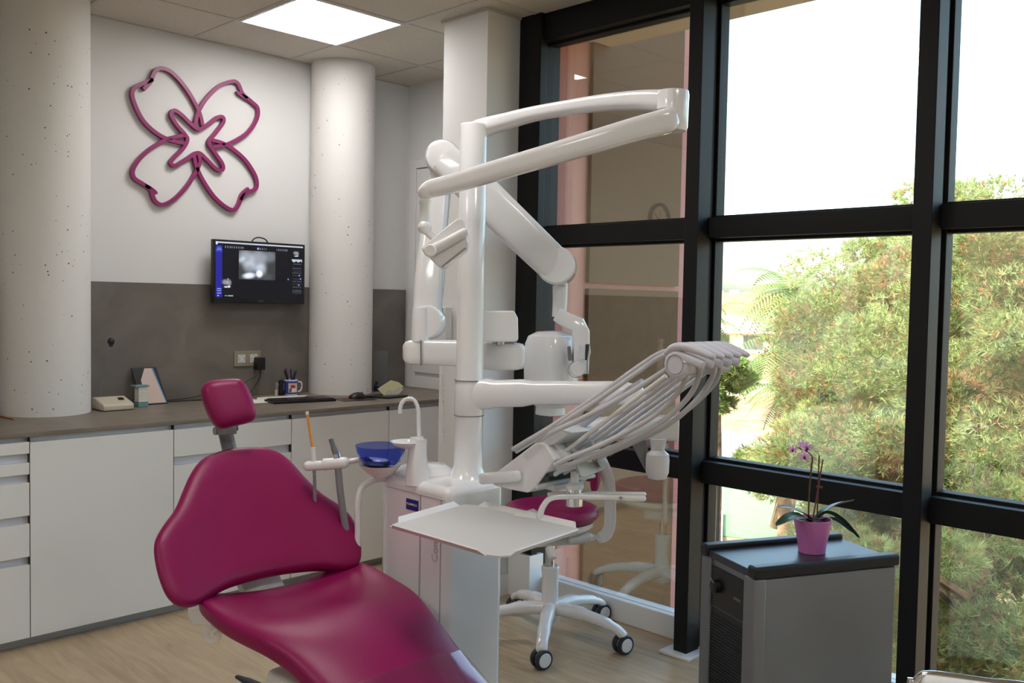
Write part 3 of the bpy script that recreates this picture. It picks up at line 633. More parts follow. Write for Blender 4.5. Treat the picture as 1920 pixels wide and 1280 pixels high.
# seat and leg rest
ky = [2.52, 2.50, 2.46, 2.38, 2.28, 2.18, 2.10, 2.02, 1.92, 1.80, 1.66, 1.50, 1.34, 1.20, 1.14, 1.12]
kz = [.595, .628, .640, .636, .618, .612, .600, .575, .530, .470, .400, .318, .236, .165, .135, .115]
kw_ = [.215, .255, .280, .292, .292, .280, .262, .242, .228, .220, .225, .222, .218, .205, .17, .11]
kx = [1.51]*16
dip = [.03, .05, .062, .062, .04, .015, .0, -.012, -.015, -.015, -.014, -.012, -.01, -.008, 0, 0]
def seat_ring(i, off=0, top_only=False, grow=0):
    t_ = .088 if i not in (0, 15) else .05
    ring = []; n_ = 40
    dz = (kz[min(i+1, 15)]-kz[max(i-1, 0)]); dy = (ky[min(i+1, 15)]-ky[max(i-1, 0)]); tn = Vector((0, dy, dz)).normalized(); nr = Vector((0, tn.z, -tn.y)); nr = nr if nr.z > 0 else -nr
    if i == 0: nr = Vector((0, .3, .95)).normalized()
    for k in range(n_):
        a_ = 2*PI*k/n_; x, y = math.cos(a_), math.sin(a_); e = 4.0 if 2 <= i <= 13 else 3.0; kk = (abs(x)**e+abs(y)**e)**(-1/e); x *= kk; y *= kk
        P = Vector((kx[i]+x*(kw_[i]+grow), ky[i], kz[i]))+nr*(-t_/2+y*(t_/2+off)-dip[i]*(1-x*x)*(1 if y > 0 else .4))
        ring.append(P)
    return ring
obj('seat', MB().rings([seat_ring(i) for i in range(16)]), M['magenta'], ch, sub=2, angle=80)
# clear protective cover over the foot end
rg = []
for i in range(8, 16): rg.append(seat_ring(i, .004, grow=.005))
def lerp_ring(a_, b__, t_): return [p_.lerp(q_, t_) for p_, q_ in zip(a_, b__)]
ring0 = lerp_ring(seat_ring(8, .004, grow=.005), seat_ring(9, .004, grow=.005), .45)
fine = [ring0]
for i in range(9, 15):
    A_, B_ = seat_ring(i, .004, grow=.005), seat_ring(i+1, .004, grow=.005)
    for t_ in (0, .33, .66): fine.append(lerp_ring(A_, B_, t_))
fine = [[v+Vector((0, 0, .0026*math.sin(v.x*70+v.y*95)+.0018*math.sin(v.x*170-v.y*120)+.001*math.sin(v.y*260+v.x*60))) for v in r__] for r__ in fine]
obj('plastic_cover', MB().rings(fine, False, True), M['film'], ch, angle=80)
# frames below
def PX(x, y, d): return pt(x, y, d)
obj('back_support', MB().sweep([(1.48, 2.42, .48), (1.48, 2.56, .60), (1.48, 2.70, .80), (1.48, 2.76, .95)], [(.07, .02)]*4, up=(0, -1, .7), e=4).sweep([(1.30, 2.44, .53), (1.66, 2.44, .53)], (.03, .03), e=4), M['satin'], ch)
br_ = MB().prism([pt(350,1138,2.78), pt(352,1156,2.78), pt(360,1172,2.78), pt(410,1176,2.78), pt(440,1192,2.78), pt(470,1205,2.78), pt(470,1140,2.78)], Vector((.05, .04, 0)))
obj('side_bracket', br_, M['gloss'], ch, bevel=.006)
hk = [pt(q_, w_, 2.66) for q_, w_ in ((425, 1172), (400, 1175), (387, 1186), (391, 1197), (402, 1199), (409, 1191), (404, 1184))]
obj('hook', MB().sweep(smooth_path(hk, 6), (.009, .0028), up=(.7, .7, 0), n=12, e=4), M['gloss'], ch)
obj('seat_frame', MB().box(1.39, 1.66, 2.10, 2.40, .44, .50).sweep([(1.50, 1.9, .40), (1.50, 1.6, .235), (1.50, 1.3, .075)], [(.12, .02)]*3, e=4), M['satin'], ch, bevel=.012)
obj('lift_column', MB().prism([(1.36, 2.30, .42), (1.36, 1.95, .42), (1.36, 1.85, .12), (1.36, 2.45, .12)], (.24, 0, 0)), M['satin'], ch, bevel=.02)
obj('base_plate', MB().prism([(1.22, 1.55, 0), (1.74, 1.55, 0), (1.80, 1.75, 0), (1.80, 2.55, 0), (1.72, 2.68, 0), (1.24, 2.68, 0), (1.16, 2.55, 0), (1.16, 1.75, 0)], (0, 0, .12)), M['satin'], ch, bevel=.03)
# foot control
fc = thing('foot_control', 'dark foot control lever on the floor under the chair', 'foot control', (1.38, 2.95, 0)); q = on(470, 1277, 'z', .03); fc.location = (q.x, q.y, 0)
obj('base', MB().lathe([(.085, 0), (.085, .02), (.05, .035)], (q.x+.10, q.y-.14, 0), n=32), M['satin'], fc)
obj('lever', MB().sweep([Vector((on(444, 1268, 'z', .045))), on(465, 1277, 'z', .045), on(490, 1288, 'z', .045), (q.x+.10, q.y-.14, .04)], [(.008, .006), (.017, .01), (.02, .012), (.02, .012)], e=3), M['rubber'], fc)

# ------------------------------------------------------------------ dental unit
du = thing('dental_unit', 'white dental delivery unit with pole, instrument console and blue rinse bowl', 'dental unit', (1.98, 2.25, 0))
body = MB().prism([(1.85, 2.40, .02), (1.85, 2.09, .02), (2.098, 2.09, .02), (2.098, 2.50, .02), (1.92, 2.50, .02)], (0, 0, .88))
bo_ = obj('cabinet', body, M['gloss'], du, bevel=.028, seg=4)
obj('door_seam', MB().box(1.8484, 1.851, 2.212, 2.218, .03, .862).box(1.8484, 1.851, 2.10, 2.39, .862, .8645).box(1.8484, 1.851, 2.116, 2.119, .03, .862), mat('pale_shadow_gap', (170, 172, 178), .6), du, smooth=False)
t1 = obj('badge', MB().box(1.8465, 1.8495, 2.225, 2.283, .808, .842), M['blue'], du, smooth=False)
text('lettering', 'PLANMECA', .0098, M['paper'], t1, (1.846, 2.254, .826), (0, -1, 0), (0, 0, 1), .0003)
text('lettering', 'Compact i', .038, mat('pale_grey_print', (190, 186, 190), .4), bo_, (1.8482, 2.142, .745), (0, 0, 1), (0, 1, 0), .0003)
obj('top_cover', MB().lathe([(.105, .885), (.10, .905), (.07, .925), (.01, .93)], (1.97, 2.35, 0), n=40, sq=2.6), M['gloss'], du)
# pole
px_, py_ = 2.035, 2.20
pole = obj('pole', MB().lathe([(.062, .90), (.056, .912), (.048, .935), (.0455, 1.0), (.0455, 1.10), (.048, 1.105), (.048, 1.20), (.0445, 1.215), (.0435, 1.5), (.043, 2.03), (.040, 2.035)], (px_, py_, 0), n=40), M['gloss'], du)
obj('seam_ring', MB().lathe([(.0457, 1.1), (.0487, 1.1), (.0487, 1.1025), (.0457, 1.1025)], (px_, py_, 0), n=40).lathe([(.0440, 1.2135), (.0485, 1.2135), (.0485, 1.216), (.0440, 1.216)], (px_, py_, 0), n=40), M['greyfab'], pole)
# main balance arm
a1 = [pt(885, 738, 3.0), pt(930, 738, 2.98), pt(1000, 736, 2.95), pt(1090, 736, 2.91), pt(1160, 736, 2.88), pt(1190, 742, 2.87)]
obj('swing_arm', MB().sweep(smooth_path(a1, 4), [(.04, .050)]*4+[(.038, .044)]*4+[(.036, .038)]*4+[(.035, .036)]*9, e=2.8, n=28, capround=True), M['gloss'], du)
obj('arm_joint', MB().cyl(pt(1188, 742, 2.87), pt(1190, 792, 2.87), .034), M['satin'], du)
a2 = [pt(1268, 802, 2.80), pt(1230, 801, 2.80), pt(1180, 800, 2.80), pt(1120, 806, 2.76), pt(1085, 828, 2.70)]
obj('lower_arm', MB().sweep(smooth_path(a2, 4), [(.055, .036)]*9+[(.05, .032)]*8, e=5, n=32), M['gloss'], du, bevel=.006)
kn = pt(1234, 822, 2.74)
obj('brake_knob', MB().lathe([(.026, 0), (.021, -.02), (.02, -.034), (.033, -.046), (.035, -.065), (.034, -.10), (.026, -.118), (.01, -.122)], kn, n=28), M['frost'], du)
obj('bracket_plate', MB().prism([pt(1178, 822, 2.76), pt(1184, 822, 2.76), pt(1084, 892, 2.68), pt(1070, 885, 2.68)], (.04, .03, 0)), M['satin'], du, bevel=.002)
obj('bracket_plate', MB().prism([pt(1180, 822, 2.76), pt(1212, 828, 2.76), pt(1220, 868, 2.76), pt(1212, 884, 2.76)], (.03, .03, 0)), M['greymetal'], du, bevel=.002)
# instrument console
CX = 1.93
def cx(x, y, X=CX): return on(x, y, 'x', X)
cons_poly = [(911,899),(928,911),(955,918),(988,924),(1002,913),(1040,862),(1031,846),(1022,833),(1012,829),(1002,830),(960,862)]
co_ = obj('instrument_console', MB().prism([cx(*q) for q in cons_poly], (.26, 0, 0)), M['gloss'], du, bevel=.006)
obj('side_handle', MB().sweep([cx(905, 897, CX-.015), cx(935, 895, CX-.015), cx(970, 892, CX-.015)], [(.012, .017), (.012, .017), (.012, .016)], up=(0, 0, 1), e=3, capround=True), M['gloss'], co_)
# front keypad (dark), instrument slots
def face(u, v, k=.0):     # u along X 0..1, v from lower edge (0) to upper edge (1) of the sloping front
    lo, hi = cx(1002, 913), cx(1040, 862); q = lo.lerp(hi, v); nrm = Vector((0, -(hi-lo).z, (hi-lo).y)).normalized()
    if nrm.y > 0: nrm = -nrm
    return q+Vector((.26*u, 0, 0))+nrm*k
obj('keypad', MB().prism([face(.03, .12, .001), face(.97, .12, .001), face(.97, .5, .001), face(.03, .5, .001)], (0, -.003, .002)), mat('dark_keypad', (26, 34, 34), .15), co_, smooth=False)
obj('keypad_frame', MB().sweep([face(0, .05, .004), face(1, .05, .004)], .006, n=8), M['satin'], co_)
ul = cx(1040, 859); hub_a = cx(1272, 683, 2.0); HY, HZ = hub_a.y, hub_a.z
for k in range(5):
    X = 1.975+.045*k
    obj('instrument_holder', MB().sweep([(X, ul.y+.05, ul.z+.035), (X, ul.y+.01, ul.z+.012), (X, ul.y-.018, ul.z-.002)], [(.016, .014), (.015, .013), (.012, .010)], e=3), M['satin'], co_)
    obj('slot', MB().lathe([(.013, 0), (.013, .004)], (X, ul.y-.022, ul.z-.004), (0, -.85, -.5), 16), M['seam'], co_)
    obj('balance_rod', MB().cyl((X, ul.y+.0, ul.z+.015), (X, HY+.02, HZ-.03), .0062), M['lilac'] if k % 2 else M['satin'], co_)
obj('rib_cover', MB().prism([cx(1004, 829, 1.94)+Vector((0, 0, 0)), cx(1030, 836, 1.94), cx(1070, 812, 1.94), cx(1050, 800, 1.94)], (.24, 0, 0)), M['satin'], co_, bevel=.006)
for k in range(4): obj('rib', MB().sweep(smooth_path([cx(1004, 828, 1.985+.05*k), cx(1022, 815, 1.985+.05*k), cx(1046, 800, 1.985+.05*k), cx(1062, 806, 1.985+.05*k)], 4), .004, n=8), M['hose'], co_)
obj('rod_cover', MB().sweep([cx(1060, 818, 2.03), cx(1130, 765, 2.03), cx(1205, 716, 2.03)], [(.012, .014), (.012, .013), (.010, .010)], e=3), M['lilac'], co_)
hb = obj('hub', MB().lathe([(.030, -.01), (.0375, -.004), (.0375, .006), (.034, .01), (.032, .04), (.031, .215), (.027, .22)], (1.995, HY, HZ), (1, 0, 0), 40), M['lilac'], co_)
obj('hub_ring', MB().lathe([(.0245, -.0115), (.0255, -.0115), (.0255, -.0095), (.0245, -.0095)], (1.995, HY, HZ), (1, 0, 0), 40, False, False), M['greyfab'], hb)
for k in range(5):
    X = 1.995+.041*k; z = HZ+.040; y = HY
    pth = smooth_path([(X, y+.035, z-.012), (X, y+.01, z+.004), (X, y-.03, z+.006), (X, y-.065, z-.002), (X, y-.105, z-.014)], 5); n_ = len(pth)
    secs = [(.0075+.006*math.sin(PI*min(1, i/n_*1.05)), .007+.005*math.sin(PI*min(1, i/n_*1.05))) for i in range(n_)]
    obj('handpiece', MB().sweep(pth, secs, e=2.2, capround=True), M['lilac'], co_)
    obj('handpiece_holder', MB().sweep([(X, y-.01, z-.014), (X, y-.045, z-.026), (X, y-.075, z-.036)], [(.010, .010), (.011, .012), (.008, .012)], e=3, capround=True), M['lilac'], co_)
def hose(pts, d0, d1, r=.0068, m_=None, name='hose'):
    q = [pt(x, y, d0+(d1-d0)*i/(len(pts)-1)) for i, (x, y) in enumerate(pts)]
    return obj(name, MB().sweep(smooth_path(q, 8), r, n=12), m_ or M['hose'], co_)
hose([(1285,676),(1287,700),(1272,735),(1222,782),(1130,832),(1068,858),(1040,872)], 2.36, 2.585)
hose([(1308,676),(1311,702),(1290,745),(1238,792),(1150,838),(1075,868),(1046,878)], 2.38, 2.60, .0074)
hose([(1337,676),(1336,705),(1306,750),(1246,800),(1150,845),(1085,872),(1055,880)], 2.41, 2.63, .0074)
hose([(1350,672),(1344,712),(1302,758),(1240,800),(1140,840),(1090,862)], 2.44, 2.66, .006)
hose([(1290,668),(1272,657),(1240,661),(1200,685),(1130,735),(1040,795),(985,828),(962,842)], 2.40, 2.66)
hose([(1285,672),(1262,662),(1236,670),(1195,698),(1120,750),(1050,795),(1000,826),(968,846)], 2.38, 2.66)
hose([(1256,688),(1225,708),(1160,748),(1090,785),(1040,808),(1012,826)], 2.42, 2.62, .0072)
for k in range(3):
    obj('parked_tip', MB().sweep([face(.12+.16*k, .55, .012), face(.20+.16*k, .88, .016), face(.3+.16*k, 1.08, .016)], [(.007, .007), (.009, .009), (.006, .006)], n=12, capround=True), M['devgrey'], co_)
dv = obj('scaler_module', MB().prism([pt(1078,856,2.56), pt(1088,893,2.56), pt(1098,896,2.56), pt(1134,880,2.60), pt(1139,866,2.60), pt(1126,842,2.60), pt(1110,842,2.59)], Vector((.03, .04, 0))), M['devgrey'], co_, bevel=.005)
for k in range(2):
    obj('lettering_line', MB().prism([pt(1110+k*6, 862-k*1.5, 2.562), pt(1111.5+k*6, 861.5-k*1.5, 2.562), pt(1121+k*6, 878-k*1.5, 2.572), pt(1119.5+k*6, 878.5-k*1.5, 2.572)], F*.02), M['greyfab'], dv, smooth=False)
obj('swivel', MB().cyl(pt(1077, 948, 2.665), pt(1077, 912, 2.665), .0235, n=28), M['chrome'], du)
obj('swivel_cap', MB().lathe([(.026, 0), (.027, .006), (.025, .012), (.012, .02), (.012, .05)], pt(1077, 915, 2.665), n=28).box(1.99, 2.12, 1.78, 1.86, .925, .94), M['satin'], du)
# handle bar and tray
tb0 = obj('tray_arm', MB().sweep(smooth_path([pt(1012, 968, 2.66), pt(1018, 950, 2.655), pt(1032, 934, 2.65), pt(1060, 930, 2.645), pt(1120, 931, 2.635), pt(1206, 934, 2.62)], 5), (.010, .0085), e=3.4, capround=True, n=16), M['gloss'], du)
obj('grip_bar', MB().sweep([pt(1030, 926, 2.70), pt(1100, 924, 2.69), pt(1208, 926, 2.67)], (.009, .006), e=3, capround=True, n=16), M['gloss'], tb0)
obj('lettering', MB().obox(pt(1164, 933, 2.612), R*.006, U*.0012, F*.001).obox(pt(1164, 933, 2.612), R*.0012, U*.005, F*.001), M['greyfab'], tb0, smooth=False)
obj('tray_mount', MB().prism([pt(960, 965, 2.70), pt(1010, 980, 2.64), pt(1030, 970, 2.66), pt(1000, 952, 2.72)], (0, 0, -.022)), M['satin'], du, bevel=.003)
tz = .846
tr_out = [(1.562, 2.00), (1.562, 1.625), (1.578, 1.588), (1.60, 1.578), (1.905, 1.618), (1.938, 1.64), (1.925, 2.03), (1.905, 2.066), (1.88, 2.07), (1.60, 2.02)]
tr = obj('tray', MB().prism([(x, y, tz) for x, y in tr_out], (0, 0, .004)), M['trayinner'], du, smooth=False)
mb = MB()
def rim(a_, b__, out):
    a_, b__, out = Vector((*a_, tz)), Vector((*b__, tz)), Vector((*out, 0)); d_ = (b__-a_).normalized()
    mb.add([a_, b__, b__+out*.014-d_*.015+Vector((0, 0, .014)), a_+out*.014+d_*.015+Vector((0, 0, .014)), a_+Vector((0, 0, .004))-out*.004, b__+Vector((0, 0, .004))-out*.004, b__+out*.011-d_*.015+Vector((0, 0, .017)), a_+out*.011+d_*.015+Vector((0, 0, .017))],
           [(0, 1, 2, 3), (4, 7, 6, 5), (0, 4, 5, 1), (1, 5, 6, 2), (2, 6, 7, 3), (3, 7, 4, 0)])
rim((1.562, 1.99), (1.562, 1.62), (-1, 0)); rim((1.60, 1.578), (1.905, 1.618), (0, -1)); rim((1.938, 1.65), (1.925, 2.03), (1, 0)); rim((1.88, 2.07), (1.60, 2.015), (0, 1))
obj('rim', mb, M['gloss'], tr, smooth=False)
# spittoon: tower, bowl, cradle, faucet
bc = Vector((1.825, 2.39, 0)); zr = 1.000
obj('bowl', MB().lathe([(.012, zr-.066), (.05, zr-.062), (.068, zr-.045), (.078, zr-.02), (.082, zr), (.080, zr), (.0755, zr-.02), (.065, zr-.042), (.048, zr-.058), (.01, zr-.062)], bc, n=48, cap0=True, cap1=True), M['bowl'], du)
obj('bowl_drain', MB().lathe([(.026, zr-.056), (.026, zr-.050), (.018, zr-.046), (.002, zr-.046)], bc, n=28), M['mug'], du)
obj('bowl_cradle', MB().lathe([(.02, zr-.105), (.045, zr-.09), (.062, zr-.072), (.070, zr-.062), (.066, zr-.062), (.05, zr-.07), (.01, zr-.072)], bc, n=40), M['gloss'], du)
tw = pt(788, 900, 3.0)
twb = (tw.x+.005, tw.y)
mb = MB().sweep([pt(783, 908, 2.95), pt(782, 880, 2.95), pt(783, 850, 2.95), pt(785, 823, 2.95)], [(.036, .034), (.031, .031), (.027, .026), (.025, .022)], up=(1, 0, 0), e=3.2, n=24)
obj('spittoon_tower', mb, M['gloss'], du)
obj('cup_shelf', MB().lathe([(.012, -.022), (.035, -.019), (.048, -.010), (.056, 0), (.053, 0), (.046, -.008), (.02, -.012), (.001, -.012)], pt(764, 827, 2.97), n=40), M['gloss'], du)
obj('faucet_base', MB().cyl(pt(782, 832, 2.99), pt(782, 819, 2.99), .022), M['gloss'], du)
obj('faucet', MB().sweep(smooth_path([pt(786, 830, 2.98), pt(785, 795, 2.98), pt(784, 768, 2.98), pt(778, 752, 2.98), pt(768, 747, 2.98), pt(757, 751, 2.98), pt(751, 761, 2.98), pt(750, 775, 2.98)], 6), .0066, n=16), M['mug'], du)
# suction holder and hoses
obj('suction_arm', MB().sweep(smooth_path([pt(730, 866, 3.06), pt(690, 862, 3.04), pt(660, 864, 3.02), pt(645, 868, 3.02)], 4), .009), M['gloss'], du)
obj('suction_holder', MB().sweep([pt(578, 873, 3.0), pt(604, 872, 3.0), pt(608, 870, 3.0), pt(645, 867, 3.0)], [(.018, .016), (.018, .015), (.021, .019), (.021, .018)], e=3, capround=True), M['gloss'], du)
sj = obj('saliva_ejector', MB().sweep(smooth_path([pt(576, 775, 3.0), pt(580, 800, 3.0), pt(586, 840, 3.0)], 5), .0042), M['orange'], du)
obj('ejector_tip', MB().cyl(pt(575.5, 771, 3.0), pt(576.5, 777, 3.0), .0055), M['mug'], sj)
obj('ejector_valve', MB().cyl(pt(586, 838, 3.0), pt(588, 868, 3.0), .009), M['satin'], sj)
obj('ejector_hose', MB().sweep(smooth_path([pt(589, 870, 3.0), pt(590, 900, 3.0), pt(593, 960, 3.02), pt(620, 1100, 3.05)], 6), .0058), M['greyhose'], sj)
sc_ = obj('suction_tube', MB().sweep(smooth_path([pt(621, 822, 3.0), pt(625, 835, 3.0), pt(632, 856, 3.0)], 4), [(.009, .009)]*5+[(.0105, .0105)]*4), M['greymetal'], du)
obj('suction_collar', MB().cyl(pt(630, 850, 3.0), pt(633, 862, 3.0), .0125), M['chrome'], sc_)
obj('suction_hose', MB().sweep(smooth_path([pt(633, 862, 3.0), pt(638, 920, 3.0), pt(648, 990, 3.02), pt(670, 1120, 3.05)], 6), .0115), M['greyhose'], sc_)
obj('guide_tube', MB().sweep(smooth_path([pt(722, 897, 3.05), pt(700, 900, 3.04), pt(680, 912, 3.03), pt(671, 940, 3.02), pt(671, 1000, 3.02), pt(671, 1100, 3.02), pt(690, 1150, 3.05)], 6), .0105), M['gloss'], du)

# ------------------------------------------------------------------ operating light
ol = thing('operating_light', 'white dental lamp on a jointed arm above the unit pole', 'dental lamp', (px_, py_, 2.03))
ua = smooth_path([pt(889, 250, 3.0), pt(905, 240, 2.99), pt(950, 227, 2.95), pt(1000, 214, 2.90), pt(1060, 203, 2.84), pt(1130, 193, 2.77), pt(1200, 188, 2.70), pt(1264, 190, 2.64)], 4)
n_ = len(ua)
obj('upper_arm', MB().sweep(ua, [(.042-.012*math.sin(PI*i/n_), .034-.013*math.sin(PI*i/n_)) for i in range(n_)], e=3.2, n=28, capround=True), M['gloss'], ol)
obj('pole_cap', MB().cyl(pt(887, 262, 3.0), pt(889, 236, 3.0), .044), M['gloss'], ol)
obj('elbow_joint', MB().lathe([(.040, 0), (.044, .01), (.045, .055), (.046, .10), (.044, .112)], pt(1260, 246, 2.64), n=36), M['gloss'], ol)
obj('elbow_seam', MB().lathe([(.0452, 0), (.0467, 0), (.0467, .0015), (.0452, .0015)], pt(1260, 208, 2.64), n=36), M['greyfab'], ol)
la = smooth_path([pt(1250, 227, 2.60), pt(1180, 246, 2.60), pt(1060, 282, 2.62), pt(940, 317, 2.65), pt(860, 341, 2.68), pt(812, 353, 2.70), pt(797, 360, 2.70)], 4); n_ = len(la)
obj('lower_arm', MB().sweep(la, [(.036-.014*i/n_, .034-.012*i/n_) for i in range(n_)], e=4.5, n=32, capround=True), M['gloss'], ol)
obj('stem', MB().lathe([(.018, 0), (.018, .01), (.0145, .015), (.0145, .08), (.017, .09)], pt(797, 373, 2.70), (0, 0, -1), 24).sphere(pt(796, 426, 2.70), .020), M['gloss'], ol)
hp = [(790,466),(797,456),(812,446),(838,424),(858,409),(868,410),(874,424),(876,446),(878,456),(874,464),(828,500),(822,500),(806,484),(795,476)]
lh = obj('lamp_head', MB().prism([pt(x, y, 2.66) for x, y in hp], F*.085), M['gloss'], ol, bevel=.008)
obj('neck', MB().sweep([pt(799, 434, 2.70), pt(808, 442, 2.70), pt(818, 452, 2.70)], .010), M['gloss'], ol)
obj('handle_bar', MB().sweep([pt(806, 471, 2.645), pt(838, 454, 2.645), pt(870, 436, 2.645)], [(.015, .016), (.014, .014), (.013, .013)], e=2.4, capround=True), M['satin'], lh)
obj('pivot_disc', MB().lathe([(.015, 0), (.018, .004), (.018, .03)], pt(806, 469, 2.615), F, 24), M['gloss'], lh)
obj('lens_edge', MB().sweep([pt(826, 497, 2.665), pt(872, 460, 2.665)], (.004, .003)), M['blackpl'], lh)
obj('lens', MB().prism([pt(829, 500, 2.66), pt(873, 464, 2.66), pt(875, 466, 2.66), pt(830, 502.5, 2.66)], F*.08), M['chrome'], lh, smooth=False)

# ------------------------------------------------------------------ x-ray machine
xr = thing('dental_xray_machine', 'white intraoral x-ray machine on a folding arm behind the unit pole', 'x-ray machine', (px_, py_, 1.2))
obj('pole_bracket', MB().prism([pt(905, 582, 3.0), pt(964, 582, 3.03), pt(971, 596, 3.03), pt(972, 636, 3.03), pt(968, 641, 3.03), pt(903, 641, 3.0)], F*.09), M['gloss'], xr, bevel=.012)
obj('pivot_pin', MB().cyl(pt(938, 646, 3.08), pt(938, 636, 3.08), .016), M['chrome'], xr)
obj('horizontal_arm', MB().sweep([pt(968, 668, 3.08), pt(925, 667, 3.12), pt(870, 662, 3.17), pt(800, 660, 3.20), pt(772, 660, 3.21)], [(.032, .046), (.036, .047), (.036, .045), (.034, .043), (.032, .042)], e=6, n=32, capround=True), M['gloss'], xr)
obj('arm_seam', MB().obox(pt(789, 661, 3.165), R*.0008, U*.044, F*.01), M['greyfab'], xr, smooth=False)
obj('knuckle', MB().cyl(pt(789, 640, 3.2), pt(789, 578, 3.2), .034, .032), M['gloss'], xr)
obj('knuckle_disc', MB().lathe([(.054, 0), (.058, .01), (.058, .05), (.054, .06)], pt(798, 603, 3.18), (F+R*.3), 40), M['gloss'], xr)
obj('lower_arm', MB().sweep([pt(800, 590, 3.22), pt(806, 520, 3.23), pt(815, 420, 3.25), pt(826, 320, 3.27), pt(830, 285, 3.28)], [(.050, .035), (.052, .035), (.045, .034), (.036, .032), (.034, .03)], up=F, e=3.5, n=28, capround=True), M['gloss'], xr)
obj('arm_groove', MB().sweep([pt(824, 600, 3.2), pt(828, 500, 3.21), pt(842, 350, 3.23)], (.008, .012), up=F, e=3), mat('pale_blue_grey_plastic', (196, 206, 218), .3), xr)
obj('elbow_disc', MB().lathe([(.045, -.001), (.055, .003), (.060, .012), (.061, .06), (.055, .07)], pt(829, 292, 3.192), F, 40), M['gloss'], xr)
obj('upper_arm', MB().sweep([pt(832, 296, 3.22), pt(880, 340, 3.22), pt(950, 410, 3.24), pt(1040, 497, 3.26)], [(.056, .035), (.066, .037), (.066, .038), (.062, .04)], up=F, e=4.5, n=32), M['gloss'], xr)
obj('end_joint', MB().lathe([(.060, 0), (.067, .008), (.067, .10), (.060, .11)], pt(1042, 497, 3.22), (F+R*.15), 40), M['gloss'], xr)
obj('vertical_stem', MB().sweep([pt(1050, 520, 3.30), pt(1050, 560, 3.30), pt(1049, 594, 3.30)], (.026, .026), e=2.6), M['gloss'], xr)
obj('stem_seam', MB().lathe([(.0262, 0), (.0272, 0), (.0272, .0015), (.0262, .0015)], pt(1050, 536, 3.30), n=32), M['greyfab'], xr)
obj('yoke', MB().sweep([pt(1046, 590, 3.28), pt(1062, 600, 3.27), pt(1084, 610, 3.26), pt(1089, 622, 3.26), pt(1089, 660, 3.26), pt(1088, 700, 3.26)], [(.026, .024), (.028, .024), (.030, .028), (.031, .030), (.031, .030), (.029, .028)], up=F, e=4, n=24), M['gloss'], xr)
xh = obj('tube_head', MB().lathe([(.004, .198), (.05, .194), (.078, .178), (.088, .15), (.092, .10), (.088, .0), (.082, -.06), (.06, -.065), (.048, -.08), (.05, -.105), (.045, -.108)], pt(1033, 722, 3.36), n=48, sq=2.8), M['gloss'], xr)
obj('dial', MB().lathe([(.024, 0), (.026, .004), (.026, .03)], pt(1083, 692, 3.20), (F), 32), M['satin'], xh)
obj('dial_seam', MB().lathe([(.026, 0), (.028, 0), (.028, .004), (.026, .004)], pt(1080, 693, 3.215), F, 32, False, False), M['greyfab'], xh)
obj('display_panel', MB().prism([pt(1064, 650, 3.23), pt(1070, 648, 3.23), pt(1074, 676, 3.23), pt(1066, 676, 3.23)], F*.02), M['greyfab'], xh, bevel=.002)
obj('clip', MB().prism([pt(1087, 646, 3.18), pt(1106, 646, 3.18), pt(1108, 660, 3.18), pt(1104, 675, 3.18), pt(1088, 675, 3.18), pt(1092, 660, 3.18)], F*.03), M['satin'], xh, bevel=.004)
obj('clip_strap', MB().prism([pt(1098, 645, 3.175), pt(1105, 645, 3.175), pt(1103, 660, 3.175), pt(1101, 675, 3.175), pt(1097, 675, 3.175)], F*.005), M['rubber'], xh, smooth=False)
obj('cable', MB().sweep(smooth_path([pt(1101, 672, 3.19), pt(1101, 690, 3.20), pt(1101, 730, 3.22), pt(1098, 775, 3.24), pt(1094, 764, 3.24)], 6), .0013, n=8), M['blackpl'], xh)
# hand switch with coiled cord hanging behind
hs = thing('hand_switch', 'white hand switch and coiled cord hanging beside the pillar', 'hand switch', (3.06, 3.4, 1.3))
q0 = on(829, 560, 'x', 3.0); coil = []
for k in range(220):
    t_ = k/219; yy = 700+t_*130; c0 = on(829.5+2*t_, yy, 'x', 3.0); a_ = k*1.15
    coil.append(c0+Vector((math.cos(a_)*.006, math.sin(a_)*.006, 0)))
hs.location = Vector((q0.x, q0.y, 1.0))
obj('coiled_cord', MB().sweep(coil, .0018, n=6), M['satin'], hs)
obj('cord_tail', MB().sweep(smooth_path([coil[0], on(829, 680, 'x', 3.0), on(831, 640, 'x', 3.01)], 5), .0022, n=6), M['satin'], hs)
obj('switch_body', MB().prism([on(826, 575, 'x', 3.03), on(835, 575, 'x', 3.03), on(835, 636, 'x', 3.03), on(826, 628, 'x', 3.03)], (.045, 0, 0)), M['satin'], hs, bevel=.004)
obj('buttons', MB().prism([on(827.5, 577, 'x', 3.028), on(829.5, 577, 'x', 3.028), on(829.5, 590, 'x', 3.028), on(827.5, 590, 'x', 3.028)], (.003, 0, 0)).prism([on(826.5, 600, 'x', 3.028), on(829.5, 600, 'x', 3.028), on(829.5, 610, 'x', 3.028), on(826.5, 610, 'x', 3.028)], (.003, 0, 0)), M['blackpl'], hs, smooth=False)

